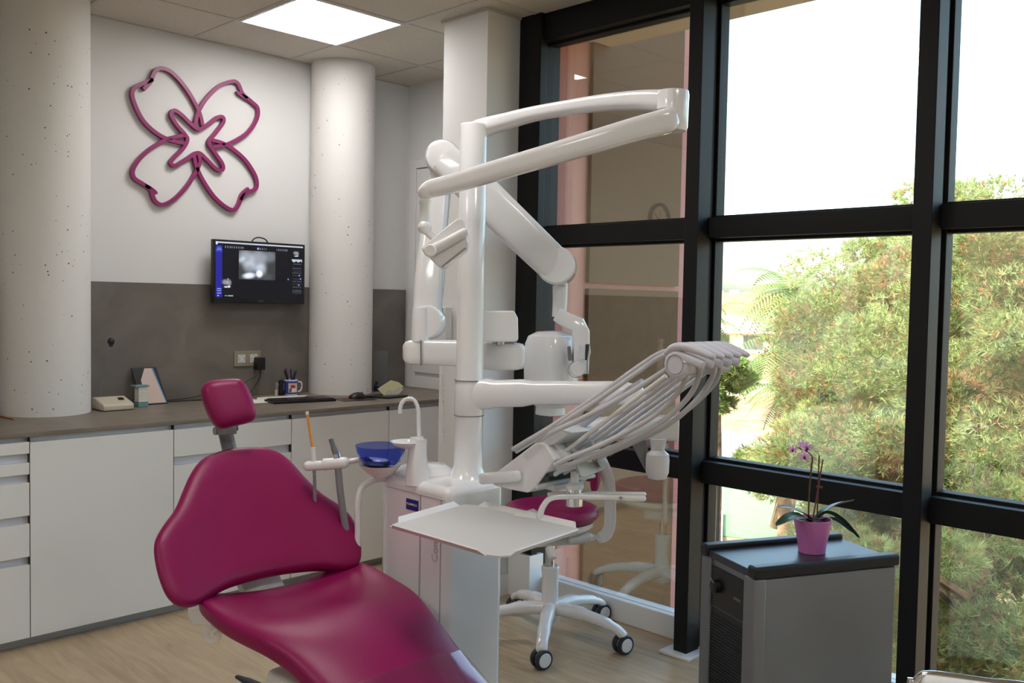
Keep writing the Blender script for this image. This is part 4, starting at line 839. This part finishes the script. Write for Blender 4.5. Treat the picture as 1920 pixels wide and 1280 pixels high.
# ------------------------------------------------------------------ stool
sx, sy_ = 2.985, 2.685
st = thing('operator_stool', 'white five-star wheeled stool with round magenta seat by the window', 'stool', (sx, sy_, 0))
obj('seat', MB().lathe([(.02, .512), (.17, .515), (.20, .529), (.207, .550), (.20, .572), (.175, .584), (.09, .587), (.005, .583)], (sx+.03, sy_+.03, 0), n=48, sq=2.3), M['magenta'], st, sub=1)
obj('seat_pan', MB().lathe([(.10, .465), (.15, .47), (.175, .49), (.18, .513)], (sx+.03, sy_+.03, 0), n=40, sq=2.3), M['satin'], st)
obj('mechanism', MB().obox((sx+.01, sy_, .445), Vector((.12, -.06, 0)), Vector((.03, .06, 0)), (0, 0, .024)), mat('pale_mechanism', (204, 204, 200), .4), st, bevel=.008)
e1 = on(1010, 1050, 'y', 2.60)
obj('lever', MB().cyl((sx-.09, sy_-.07, .43), (sx-.10, sy_-.10, .39), .018), M['satin'], st)
obj('tilt_knob', MB().sweep([(sx+.03, sy_-.09, .445), (sx+.09, sy_-.14, .46)], .016, capround=True), M['satin'], st)
obj('gas_lift', MB().cyl((sx, sy_, .28), (sx, sy_, .44), .016), M['chrome'], st)
obj('lift_cover', MB().lathe([(.020, .07), (.032, .09), (.036, .12), (.036, .27), (.040, .30), (.040, .315), (.034, .322)], (sx, sy_, 0), n=32), M['gloss'], st)
obj('back_frame', MB().sweep(smooth_path([(sx+.07, sy_-.05, .455), (sx+.17, sy_-.13, .44), (sx+.205, sy_-.155, .48), (sx+.21, sy_-.155, .58), (sx+.20, sy_-.15, .70), (sx+.17, sy_-.12, .80)], 5), (.010, .026), up=(-.7, .7, 0), e=4), M['gloss'], st)
obj('back_pad', MB().sweep(smooth_path([(sx+.03, sy_-.21, .74), (sx+.12, sy_-.15, .75), (sx+.17, sy_-.08, .75), (sx+.19, sy_+.04, .74)], 5), (.018, .07), e=3, capround=True), M['magenta'], st)
hubm = MB().lathe([(.045, .085), (.05, .10), (.045, .15), (.036, .165)], (sx, sy_, 0), n=32); obj('hub', hubm, M['gloss'], st)
Rb = .345
angs = [-143, -74, -2, 70, 142]
for an in angs:
    a_ = math.radians(an); dx, dy = math.cos(a_), math.sin(a_); D_ = Vector((dx, dy, 0))
    c0 = Vector((sx, sy_, 0))
    lg = obj('leg', MB().sweep(smooth_path([c0+D_*.02+Vector((0, 0, .135)), c0+D_*.12+Vector((0, 0, .137)), c0+D_*.23+Vector((0, 0, .122)), c0+D_*.31+Vector((0, 0, .100)), c0+D_*Rb+Vector((0, 0, .078))], 4), [(.030, .027)]*6+[(.027, .022)]*5+[(.024, .017)]*6, e=2.8, n=20, capround=True), M['gloss'], st)
    wc_ = c0+D_*(Rb-.0)+Vector((0, 0, .040)); sd = Vector((R0.x*.55-F.x*.8, R0.y*.55-F.y*.8, 0)).normalized()
    obj('caster_stem', MB().cyl(wc_+Vector((0, 0, .0)), wc_+Vector((0, 0, .05)), .012), M['satin'], lg)
    tyre = MB(); disc = MB()
    for s_ in (-1, 1):
        q = wc_+sd*.016*s_
        tyre.lathe([(.030, -.011), (.037, -.011), (.040, -.006), (.040, .006), (.037, .011), (.030, .011)], q, sd, 32)
        disc.lathe([(.001, -.0125), (.028, -.0125), (.0302, -.010), (.0302, .010), (.028, .0125), (.001, .0125)], q, sd, 32)
    obj('tyre', tyre, M['rubber'], lg); obj('wheel', disc, M['gloss'], lg)

# ------------------------------------------------------------------ steel heater cabinet and orchid
hz = .735
P1, P2, P3_ = on(1417, 1066, 'z', hz), on(1688, 1040, 'z', hz), on(1363, 1014, 'z', hz)
u_ = (P2-P1).normalized(); hw_ = (P2-P1).length; v_ = Vector((-u_.y, u_.x, 0)); dp = (P3_-P1).dot(v_)
def hl(a_, b__, z): return P1*1+u_*a_+v_*b__+Vector((0, 0, z-hz))
he = thing('steel_cabinet', 'brushed steel floor-standing heater cabinet with black top edges carrying the orchid', 'heater', hl(hw_/2, dp/2, 0))
def hbox(a0, a1, b0, b1, z0, z1, mb=None):
    mb = mb or MB(); return mb.prism([hl(a0, b0, z0), hl(a1, b0, z0), hl(a1, b1, z0), hl(a0, b1, z0)], (0, 0, z1-z0))
obj('body', hbox(.012, hw_-.01, .004, dp-.004, .06, .70), M['steel'], he, smooth=False, bevel=.004)
obj('corner_post', hbox(0, .04, 0, .06, .03, .703), M['steel'], he, smooth=False, bevel=.008)
obj('corner_post', hbox(0, .04, dp-.05, dp, .03, .703), M['steel'], he, smooth=False, bevel=.008)
obj('top_plate', hbox(.005, hw_-.005, .03, dp-.03, .70, .722), mat('dark_top_plate', (62, 66, 76), .35, .3), he, smooth=False, bevel=.003)
obj('top_edge', hbox(-.004, hw_, -.004, .038, .702, .738), M['blackpl'], he, smooth=False, bevel=.009)
obj('top_edge', hbox(-.004, hw_, dp-.038, dp+.004, .702, .738), M['blackpl'], he, smooth=False, bevel=.009)
pn = obj('control_panel', hbox(.008, .0125, .06, dp-.05, .56, .68), M['blackpl'], he, smooth=False)
obj('knob', MB().lathe([(.02, 0), (.019, .016), (.012, .02)], hl(.008, dp-.085, .625), -u_, 24), M['blackpl'], pn)
obj('knob_pointer', MB().sweep([hl(-.011, dp-.095, .638), hl(-.011, dp-.075, .650)], .002, n=6), M['chrome'], pn)
for k in range(4): obj('panel_mark', hbox(.0074, .0082, .082+k*.009, .087+k*.009, .612, .620), M['greymetal'], pn, smooth=False)
mb = MB()
for k in range(46): mb.prism([hl(.007, .062, .08+k*.010), hl(.012, .062, .08+k*.010), hl(.012, dp-.052, .08+k*.010), hl(.007, dp-.052, .08+k*.010)], (0, 0, .004))
obj('grille', mb, M['rubber'], he, smooth=False)
obj('grille_back', hbox(.010, .0125, .06, dp-.05, .06, .555), M['blackpl'], he, smooth=False)
for a_, b__ in ((.05, .04), (hw_-.05, .04), (.05, dp-.04), (hw_-.05, dp-.04)): obj('caster', MB().cyl(hl(a_, b__-.01, .03), hl(a_, b__+.01, .03), .03), M['rubber'], he)
# orchid in a purple pot
oc = on(1522, 1034, 'z', .723); oc.z = .722; dO = (oc-C).dot(F)
orc = thing('potted_orchid', 'small orchid with pink-violet flowers in a mauve pot on the steel cabinet', 'potted plant', oc)
obj('pot', MB().lathe([(.038, 0), (.040, .002), (.0415, .02), (.056, .098), (.057, .104), (.0535, .104), (.050, .09), (.001, .088)], oc, n=48, cap1=False), M['purple'], orc)
obj('bark', MB().lathe([(.050, .088), (.045, .094), (.02, .098), (.001, .097)], oc, n=24, cap0=False), M['soil'], orc)
def opx(x, y, dd=0): return pt(x, y, dO+dd)
obj('flower_stem', MB().sweep(smooth_path([opx(1516, 975), opx(1517, 930), opx(1521, 880), opx(1523, 858), opx(1516, 848), opx(1502, 841), opx(1492, 838)], 6), [.0026]*19+[.0018]*18, n=8), M['orstem'], orc)
obj('stake', MB().cyl(opx(1532, 975, .01), opx(1536, 853, .02), .0023, n=8), M['stake'], orc)
obj('stake', MB().cyl(opx(1523, 980, -.01), opx(1543, 861, .0), .0023, n=8), M['stake'], orc)
obj('stem_clip', MB().cyl(opx(1531, 912, .0), opx(1542, 914, .0), .004, n=8), M['stake'], orc)
def leaf(path, w0, name='leaf'):
    q = smooth_path([opx(*p_) for p_ in path], 6); n_ = len(q); mb = MB(); rows = []
    for i, c0 in enumerate(q):
        t_ = i/(n_-1); w = w0*(math.sin(PI*min(1, .12+.86*t_))**.6)*(1 if t_ < .97 else .4)
        tn = (q[min(i+1, n_-1)]-q[max(i-1, 0)]).normalized(); sd = tn.cross(Vector((0, 0, 1))); sd = (sd.normalized() if sd.length > .05 else R)
        sd = (sd+Vector((0, 0, .35))).normalized(); up = sd.cross(tn).normalized(); up = up if up.z > 0 else -up
        rows.append([c0+sd*w, c0+sd*w*.5-up*w*.18, c0-up*w*.28, c0-sd*w*.5-up*w*.18, c0-sd*w, c0-sd*w*.5-up*(w*.18+.0018), c0-up*(w*.28+.002), c0+sd*w*.5-up*(w*.18+.0018)])
    obj(name, mb.rings(rows), M['orleaf'], orc, angle=80)
leaf([(1522,972,0),(1508,960,-.02),(1480,950,-.05),(1457,949,-.08)], .010)
leaf([(1520,976,-.02),(1505,966,-.05),(1480,968,-.09),(1455,984,-.12)], .019)
leaf([(1530,972,.0),(1545,955,.02),(1570,942,.05),(1601,936,.09)], .017)
leaf([(1532,970,-.02),(1550,958,-.03),(1578,972,-.03),(1612,1008,-.02)], .018)
leaf([(1530,976,.01),(1552,970,.03),(1575,976,.06),(1600,998,.09)], .016)
def flower(x, y, dd, s, yaw):
    c0 = opx(x, y, dd); f = -F*1+R*yaw; f.normalize(); a0 = f.cross(Vector((0, 0, 1))).normalized(); b0 = a0.cross(f).normalized(); b0 = b0 if b0.z > 0 else -b0
    mb = MB()
    for k, (an, ln, wd) in enumerate(((90, 1, .42), (215, .95, .42), (325, .95, .42), (20, 1.05, .62), (160, 1.05, .62))):
        d_ = a0*math.cos(math.radians(an))+b0*math.sin(math.radians(an)); e_ = f.cross(d_); rows = []
        for t_, w_, z_ in ((0, .10, 0), (.25, .65, .12), (.55, 1, .16), (.85, .75, .08), (1, .15, .0)):
            p_ = c0+d_*s*ln*t_+f*s*z_; rows.append([p_+e_*s*wd*w_*.5, p_+f*s*.06, p_-e_*s*wd*w_*.5, p_-f*s*.02])
        mb.rings(rows)
    fl = obj('flower', mb, M['petal'], orc, angle=80)
    obj('lip', MB().sphere(c0+f*s*.25-b0*s*.25, s*.26, 12, 8, (1, 1, 1.3)), M['petal2'], fl)
flower(1512, 838, 0, .019, .1); flower(1508, 855, -.01, .017, -.1); flower(1487, 842, .0, .015, -.7); flower(1505, 833, .02, .015, -.2)

# ------------------------------------------------------------------ chrome-edged chair, bottom right
cc = thing('visitor_chair', 'white padded chair back with a chrome edge tube at the bottom right corner', 'chair', (1.75, .62, 0))
a_, b__ = pt(1722, 1262, 1.75), pt(1980, 1296, 1.62); dn = Vector((0, 0, -1))
obj('back_frame', MB().sweep(smooth_path([a_+dn*.40, a_+dn*.05-(b__-a_).normalized()*.012, a_+dn*.018-(b__-a_).normalized()*.004, a_+(b__-a_).normalized()*.02, a_.lerp(b__, .5), b__-(b__-a_).normalized()*.03, b__+dn*.03, b__+dn*.40], 5), .0085, n=16), M['chrome'], cc)
bk_c = a_.lerp(b__, .5)+dn*.2; bx = (b__-a_)*.5; nb_ = bx.cross(Vector((0, 0, 1))).normalized()
obj('back_pad', MB().obox(bk_c-F*.010+Vector((0, 0, .004)), bx*.985, nb_*.020, Vector((0, 0, .199))), M['white'], cc, bevel=.014)
sc0 = bk_c+dn*.26; sgn = 1
obj('seat', MB().obox(Vector((sc0.x, sc0.y, .45))+nb_*.22, bx*.98, nb_*.21, Vector((0, 0, .03))), M['white'], cc, bevel=.02)
for s_ in (-1, 1):
    for f_ in (0, .42): obj('leg', MB().cyl(Vector((sc0.x, sc0.y, 0))+bx*s_+nb_*f_, Vector((sc0.x, sc0.y, .45))+bx*s_*.98+nb_*f_, .010), M['chrome'], cc)

SKY = 1.25; SUN = 7.5; EXPO = 0.5

# ------------------------------------------------------------------ outside
GZ = -3.6
gm = mat('dry_earth', (160, 130, 98), .95); noise_tint(gm, (118, 94, 68), (172, 142, 108), 1.2, 10, lo=.35, hi=.65)
struct('ground', B(3.4, 160, -60, 120, GZ-.3, GZ), gm, smooth=False, label='dry earth between the trees')
def slab(name, pts, m_, h, label=None):
    return struct(name, MB().prism([(x, y, GZ) for x, y in pts], (0, 0, h)), m_, smooth=False, label=label)
pavm = mat('mauve_paving', (128, 118, 126), .9)
slab('path_paving', [(9.5, 4.5), (14.0, 6.8), (14.2, 9.6), (10.5, 9.0), (8, 7)], pavm, .02, 'mauve paved path below the window')
slab('path_promenade', [(24.5, 10), (30, 12), (36, 30), (28.5, 22)], pavm, .02, 'paved walk beyond the court')
slab('lawn_court', [(17.6, 10.9), (19.6, 6.0), (25.5, 10.5), (24.5, 18.5)], mat('pale_green_court', (112, 138, 104), .9), .025, 'pale green sports court')
slab('kerb', [(15.8, 9.9), (15.9, 9.75), (19.4, 11.9), (19.2, 12.1)], M['paper'], .12, 'white kerb beside the court')
struct('wall_wing', MB().box(3.50, 4.83, 3.26, 3.43, GZ, 4.2).box(4.01, 4.83, 3.43, 6.5, GZ, 4.2), M['pink'], smooth=False, label='pink stucco wing wall outside the first bay')
struct('window_wing', MB().box(3.86, 4.70, 3.235, 3.262, GZ, 1.55).box(3.86, 4.70, 3.235, 3.262, 1.58, 4.0), mat('dark_wing_glazing', (88, 68, 50), .6, spec=.08), smooth=False, label='dark glazing in the wing wall outside')
struct('wall_shade_facade', B(3.38, 3.5, -2.6, 3.26, GZ, -.12), M['pink'], smooth=False)  # unseen lower facade, added so the building shades the near trees
struct('roof_sun_block', B(-2.3, 3.62, -2.7, 5.0, H+.3, 4.0), M['pink'], smooth=False)  # unseen roof mass added to block the sun and cast the building shadow
struct('window_gap_cover', MB().box(3.46, 3.5, 3.245, 3.43, -.1, H+.3), M['pink'], smooth=False)
# lamp post
lp = on(1343, 1075, 'z', GZ+.1)
t = thing('bollard_post', 'slim dark post with a white base beside the court outside', 'post', (lp.x, lp.y, GZ))
obj('pole', MB().cyl((lp.x, lp.y, GZ+.1), (lp.x, lp.y, GZ+2.0), .035), M['blackpl'], t); obj('base', MB().box(lp.x-.22, lp.x+.22, lp.y-.22, lp.y+.22, GZ, GZ+.12), M['paper'], t, smooth=False)

# ---- house, distant blocks
hc = pt(1395, 600, 52)
hs_ = thing('villa', 'cream villa with terracotta roof far behind the palms', 'house', (hc.x, hc.y, GZ))
A_ = R.copy(); A_.z = 0; A_.normalize(); D2 = Vector((-A_.y, A_.x, 0)); D2 = D2 if D2.dot(F) > 0 else -D2
def hb_(u0, u1, v0, v1, z0, z1, mb=None):
    mb = mb or MB(); o_ = Vector((hc.x, hc.y, 0)); return mb.prism([o_+A_*u0+D2*v0+Vector((0, 0, z0)), o_+A_*u1+D2*v0+Vector((0, 0, z0)), o_+A_*u1+D2*v1+Vector((0, 0, z0)), o_+A_*u0+D2*v1+Vector((0, 0, z0))], (0, 0, z1-z0))
cr_ = mat('cream_render', (238, 222, 196), .9); te = mat('terracotta_tiles', (200, 128, 92), .9)
obj('wall', hb_(-4.5, 6, 0, 8, GZ, .6), cr_, hs_, smooth=False)
obj('upper_wall', hb_(-2, 6, 2, 8, .6, 1.35), cr_, hs_, smooth=False)
o_ = Vector((hc.x, hc.y, 0))
obj('roof', MB().prism([o_+A_*-3+D2*1.4+Vector((0, 0, 1.35)), o_+A_*7+D2*1.4+Vector((0, 0, 1.35)), o_+A_*5.5+D2*4+Vector((0, 0, 2.1)), o_+A_*-1+D2*4+Vector((0, 0, 2.1))], (0, .3, .12)), te, hs_, smooth=False)
obj('cornice', hb_(-4.8, 6.2, -.3, .0, -.1, .12).prism([o_+A_*-4.8+D2*-.3+Vector((0, 0, -1.2)), o_+A_*6+D2*-.3+Vector((0, 0, -1.2)), o_+A_*6+Vector((0, 0, -1.2)), o_+A_*-4.8+Vector((0, 0, -1.2))], (0, 0, .15)), M['paper'], hs_, smooth=False)
for k in range(5): w_ = obj('window', hb_(-3.8+k*1.9, -2.7+k*1.9, -.04, .02, -1.0, -.2), mat('villa_glass', (110, 112, 110), .2), hs_, smooth=False)
for k in range(5): obj('window', hb_(-3.8+k*1.9, -2.7+k*1.9, -.04, .02, -2.6, -1.6), bpy.data.materials['villa_glass'], hs_, smooth=False)
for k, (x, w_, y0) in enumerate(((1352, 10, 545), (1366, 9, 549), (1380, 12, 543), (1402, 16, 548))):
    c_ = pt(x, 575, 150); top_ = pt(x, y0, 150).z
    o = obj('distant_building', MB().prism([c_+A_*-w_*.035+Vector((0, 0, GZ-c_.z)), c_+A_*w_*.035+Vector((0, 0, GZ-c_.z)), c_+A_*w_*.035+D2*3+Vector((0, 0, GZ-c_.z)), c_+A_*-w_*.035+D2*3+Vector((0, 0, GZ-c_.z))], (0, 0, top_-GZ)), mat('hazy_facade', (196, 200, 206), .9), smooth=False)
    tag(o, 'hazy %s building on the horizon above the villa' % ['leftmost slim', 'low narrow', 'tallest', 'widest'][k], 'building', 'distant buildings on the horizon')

# ---- foliage
def needle_mat(name, dark, light, brown):
    m = bpy.data.materials.new(name); m.use_nodes = True; b = m.node_tree.nodes['Principled BSDF']; b.inputs['Roughness'].default_value = .6
    at = N(m, 'ShaderNodeAttribute'); at.attribute_name = 'shade'; cr = N(m, 'ShaderNodeValToRGB'); e = cr.color_ramp.elements
    e[0].position = 0; e[0].color = lin(brown); e[1].position = 1; e[1].color = lin(light); q = e.new(.3); q.color = lin(dark)
    L(m, at.outputs['Fac'], cr.inputs[0]); L(m, cr.outputs[0], b.inputs['Base Color'])
    tl = N(m, 'ShaderNodeBsdfTranslucent'); L(m, cr.outputs[0], tl.inputs[0]); mx = N(m, 'ShaderNodeMixShader'); mx.inputs[0].default_value = .35
    out = m.node_tree.nodes['Material Output']; L(m, b.outputs[0], mx.inputs[1]); L(m, tl.outputs[0], mx.inputs[2]); L(m, mx.outputs[0], out.inputs[0]); return m
PINE = needle_mat('pine_needles', (110, 126, 72), (184, 194, 128), (168, 128, 90))
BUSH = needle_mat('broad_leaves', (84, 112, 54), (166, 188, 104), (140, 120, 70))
def mesh_tris(name, V, T, shade, m_, parent):
    me = bpy.data.meshes.new(name); me.vertices.add(len(V)); me.vertices.foreach_set('co', (V-np.array(origin(parent))).astype(np.float32).ravel())
    me.loops.add(len(T)*3); me.loops.foreach_set('vertex_index', T.astype(np.int32).ravel()); me.polygons.add(len(T)); me.polygons.foreach_set('loop_start', np.arange(0, len(T)*3, 3, dtype=np.int32))
    me.update(calc_edges=True); a_ = me.attributes.new('shade', 'FLOAT', 'POINT'); a_.data.foreach_set('value', shade.astype(np.float32))
    me.materials.append(m_); o = bpy.data.objects.new(name, me); col.objects.link(o); o.parent = parent; return o
def tufts(centres, radii, n_t, n_n, ln, wd):
    """needle tufts scattered through ellipsoidal clumps: each needle one slim triangle"""
    Vs, Sh = [], []
    for c_, r_ in zip(centres, radii):
        d = RNG.normal(size=(n_t, 3)); d /= np.linalg.norm(d, axis=1)[:, None]; rr = RNG.uniform(.35, 1, (n_t, 1))**.5
        p = c_+d*rr*r_; out = d*np.array([1, 1, .7])+np.array([0, 0, .55]); out /= np.linalg.norm(out, axis=1)[:, None]
        base = RNG.uniform(.15, .85)+RNG.normal(0, .16, n_t)
        base = np.where(RNG.random(n_t) < .12, 0.0, base)
        q = out[:, None, :]*.9+RNG.normal(size=(n_t, n_n, 3))*.55; q /= np.linalg.norm(q, axis=2)[..., None]
        l_ = RNG.uniform(.6, 1.1, (n_t, n_n, 1))*ln; tip = p[:, None, :]+q*l_
        s_ = np.cross(q, RNG.normal(size=(n_t, n_n, 3))); s_ /= np.linalg.norm(s_, axis=2)[..., None]+1e-9
        a_ = p[:, None, :]+s_*wd*.5; b_ = p[:, None, :]-s_*wd*.5
        Vs.append(np.stack([a_, b_, tip], axis=2).reshape(-1, 3)); Sh.append(np.repeat(np.clip(base, 0, 1), n_n*3))
    V = np.concatenate(Vs); return V, np.arange(len(V)).reshape(-1, 3), np.concatenate(Sh)
def pine(cpx, cpy, d, rx, rz, n_c, n_t, label, ln=.105, wd=.0115, n_n=9, flat=.45, name='pine_tree', seed=1, m_=None):
    global RNG
    RNG = np.random.default_rng(seed); c_ = pt(cpx, cpy, d); base = Vector((c_.x, c_.y, GZ))
    t = thing(name, label, 'tree', base, 'pines outside the glazing')
    trunk = MB().sweep(smooth_path([base, base+Vector((.1, .05, (c_.z-GZ)*.5)), Vector((c_.x-.05, c_.y, c_.z)), Vector((c_.x, c_.y, c_.z+rz*.7))], 6), [(.17-.0065*i, .17-.0065*i) for i in range(19)], n=12)
    obj('trunk', trunk, M['bronze'], t)
    cs, rs = [], []; br = MB()
    for k in range(n_c):
        a_ = 2*PI*RNG.random(); ph = math.acos(RNG.uniform(-.9, 1)); rr = RNG.uniform(.45, 1)
        p_ = np.array([c_.x+math.sin(ph)*math.cos(a_)*rx*rr, c_.y+math.sin(ph)*math.sin(a_)*rx*rr, c_.z+math.cos(ph)*rz*rr]); r_ = RNG.uniform(.35, .75)*min(1, rx/1.6)
        cs.append(p_); rs.append(np.array([r_, r_, r_*flat*1.3]))
        if k % 2 == 0:
            q0 = Vector((c_.x, c_.y, max(GZ+.6, p_[2]-.5*rz*RNG.random()-.2))); q1 = Vector(p_)
            br.sweep([q0, q0.lerp(q1, .5)+Vector((0, 0, .1)), q1], [(.045, .045), (.028, .028), (.008, .008)], n=6)
    obj('branches', br, M['bronze'], t)
    V, T, S = tufts(cs, rs, n_t, n_n, ln, wd)
    mesh_tris('foliage', V, T, S, m_ or PINE, t); return t
pine(1655, 690, 13.0, 1.65, 2.3, 90, 300, 'tall bushy pine filling the middle window bay', seed=11)
pine(1565, 850, 11.5, 1.0, .75, 34, 260, 'low spreading pine bough reaching left below the tall pine', seed=12, name='pine_tree')
pine(1865, 640, 10.5, 1.45, 2.0, 80, 330, 'dense pine seen through the right window bay', seed=13)
pine(1700, 900, 9.5, 1.2, .9, 46, 280, 'lower pine crown behind the orchid and the black post', seed=14)
pine(1990, 830, 9.0, 1.3, 1.6, 56, 280, 'pine at the far right edge of the right bay', seed=15)
pine(1840, 1130, 7.5, 1.1, 1.0, 56, 280, 'shaded young pine low in the right bay close to the building', seed=16, ln=.09, wd=.008)
pine(1800, 560, 19, 2.8, 2.6, 60, 200, 'further pine behind the others with its top above the rail', seed=17, ln=.18, wd=.020)
pine(1640, 1080, 10.5, .9, .6, 26, 130, 'small pine tuft above the ground seen beside the purple pot', seed=18)
pine(1345, 712, 19, .75, .8, 16, 120, 'small green bush beside the black post past the lamp arms', seed=19, name='bush', m_=BUSH, ln=.16, wd=.05, n_n=6)
pine(1475, 880, 15.5, .8, .4, 18, 120, 'low sunlit bush below the pines at the court edge', seed=20, name='bush', m_=BUSH, ln=.14, wd=.04, n_n=7)
# palms
def palm(px_p, py_p, d, ln, label, seed, n_f=26):
    rg_ = random.Random(seed); c_ = pt(px_p, py_p, d); base = Vector((c_.x, c_.y, GZ)); t = thing('palm_tree', label, 'palm tree', base, 'palms beyond the pines')
    obj('trunk', MB().sweep([base, base.lerp(c_, .5)+Vector((.05, 0, 0)), c_], [(.26, .26), (.22, .22), (.24, .24)], n=12), M['bronze'], t)
    V, T, S = [], [], []
    for k in range(n_f):
        a_ = 2*PI*k/n_f+rg_.uniform(-.2, .2); el = rg_.uniform(-.3, 1.2); q = np.array(c_); d_ = np.array([math.cos(a_)*math.cos(el), math.sin(a_)*math.cos(el), math.sin(el)]); L2 = ln*rg_.uniform(.8, 1.1)
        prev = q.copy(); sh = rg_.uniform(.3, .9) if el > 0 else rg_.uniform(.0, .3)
        for i in range(22):
            d_ = d_+np.array([0, 0, -.085]); d_ /= np.linalg.norm(d_); nx_ = prev+d_*L2/22; side = np.cross(d_, [0, 0, 1.0]); side /= np.linalg.norm(side)+1e-9
            lf = L2*.30*math.sin(PI*min(.98, .15+i/24))
            for s_ in (-1, 1):
                tip = prev+side*s_*lf+d_*lf*.5+np.array([0, 0, -.25*lf]); n0 = len(V); V += [prev, prev+d_*L2/40, tip]; T.append((n0, n0+1, n0+2)); S += [sh]*3
            n0 = len(V); V += [prev+side*.015, prev-side*.015, nx_]; T.append((n0, n0+1, n0+2)); S += [.2]*3; prev = nx_
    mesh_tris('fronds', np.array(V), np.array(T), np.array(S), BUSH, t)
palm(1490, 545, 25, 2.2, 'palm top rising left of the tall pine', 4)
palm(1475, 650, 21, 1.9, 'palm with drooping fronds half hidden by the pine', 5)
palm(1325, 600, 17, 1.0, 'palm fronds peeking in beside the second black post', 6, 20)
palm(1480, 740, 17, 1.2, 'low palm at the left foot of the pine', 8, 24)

# ------------------------------------------------------------------ light
wd_ = bpy.data.worlds.new('sky'); bpy.context.scene.world = wd_; wd_.use_nodes = True; nt = wd_.node_tree
bg = nt.nodes['Background']; sk_ = nt.nodes.new('ShaderNodeTexSky'); sk_.sky_type = 'NISHITA'; sk_.sun_disc = False
sk_.sun_elevation = math.radians(52); sk_.sun_rotation = math.radians(-70); sk_.air_density = 1.0; sk_.dust_density = 3.5; sk_.ozone_density = 1
hsv = nt.nodes.new('ShaderNodeHueSaturation'); hsv.inputs['Saturation'].default_value = 1.0
nt.links.new(sk_.outputs[0], hsv.inputs['Color']); nt.links.new(hsv.outputs[0], bg.inputs[0]); bg.inputs[1].default_value = SKY
sd_ = bpy.data.lights.new('sun', 'SUN'); sd_.energy = SUN; sd_.angle = math.radians(.6); sd_.color = (1, .96, .9)
so_ = bpy.data.objects.new('sun', sd_); col.objects.link(so_)
dirn = Vector((.75, -.35, -.9)).normalized(); so_.rotation_euler = dirn.to_track_quat('-Z', 'Y').to_euler(); so_.location = (0, 0, 20)
sc = bpy.context.scene
sc.view_settings.view_transform = 'Standard'; sc.view_settings.look = 'None'; sc.view_settings.exposure = EXPO; sc.view_settings.gamma = 1
sc.cycles.use_denoising = True; sc.cycles.max_bounces = 8; sc.cycles.diffuse_bounces = 4; sc.cycles.glossy_bounces = 4; sc.cycles.transmission_bounces = 6; sc.cycles.transparent_max_bounces = 12
sc.cycles.sample_clamp_indirect = 6; sc.cycles.caustics_reflective = False; sc.cycles.caustics_refractive = False
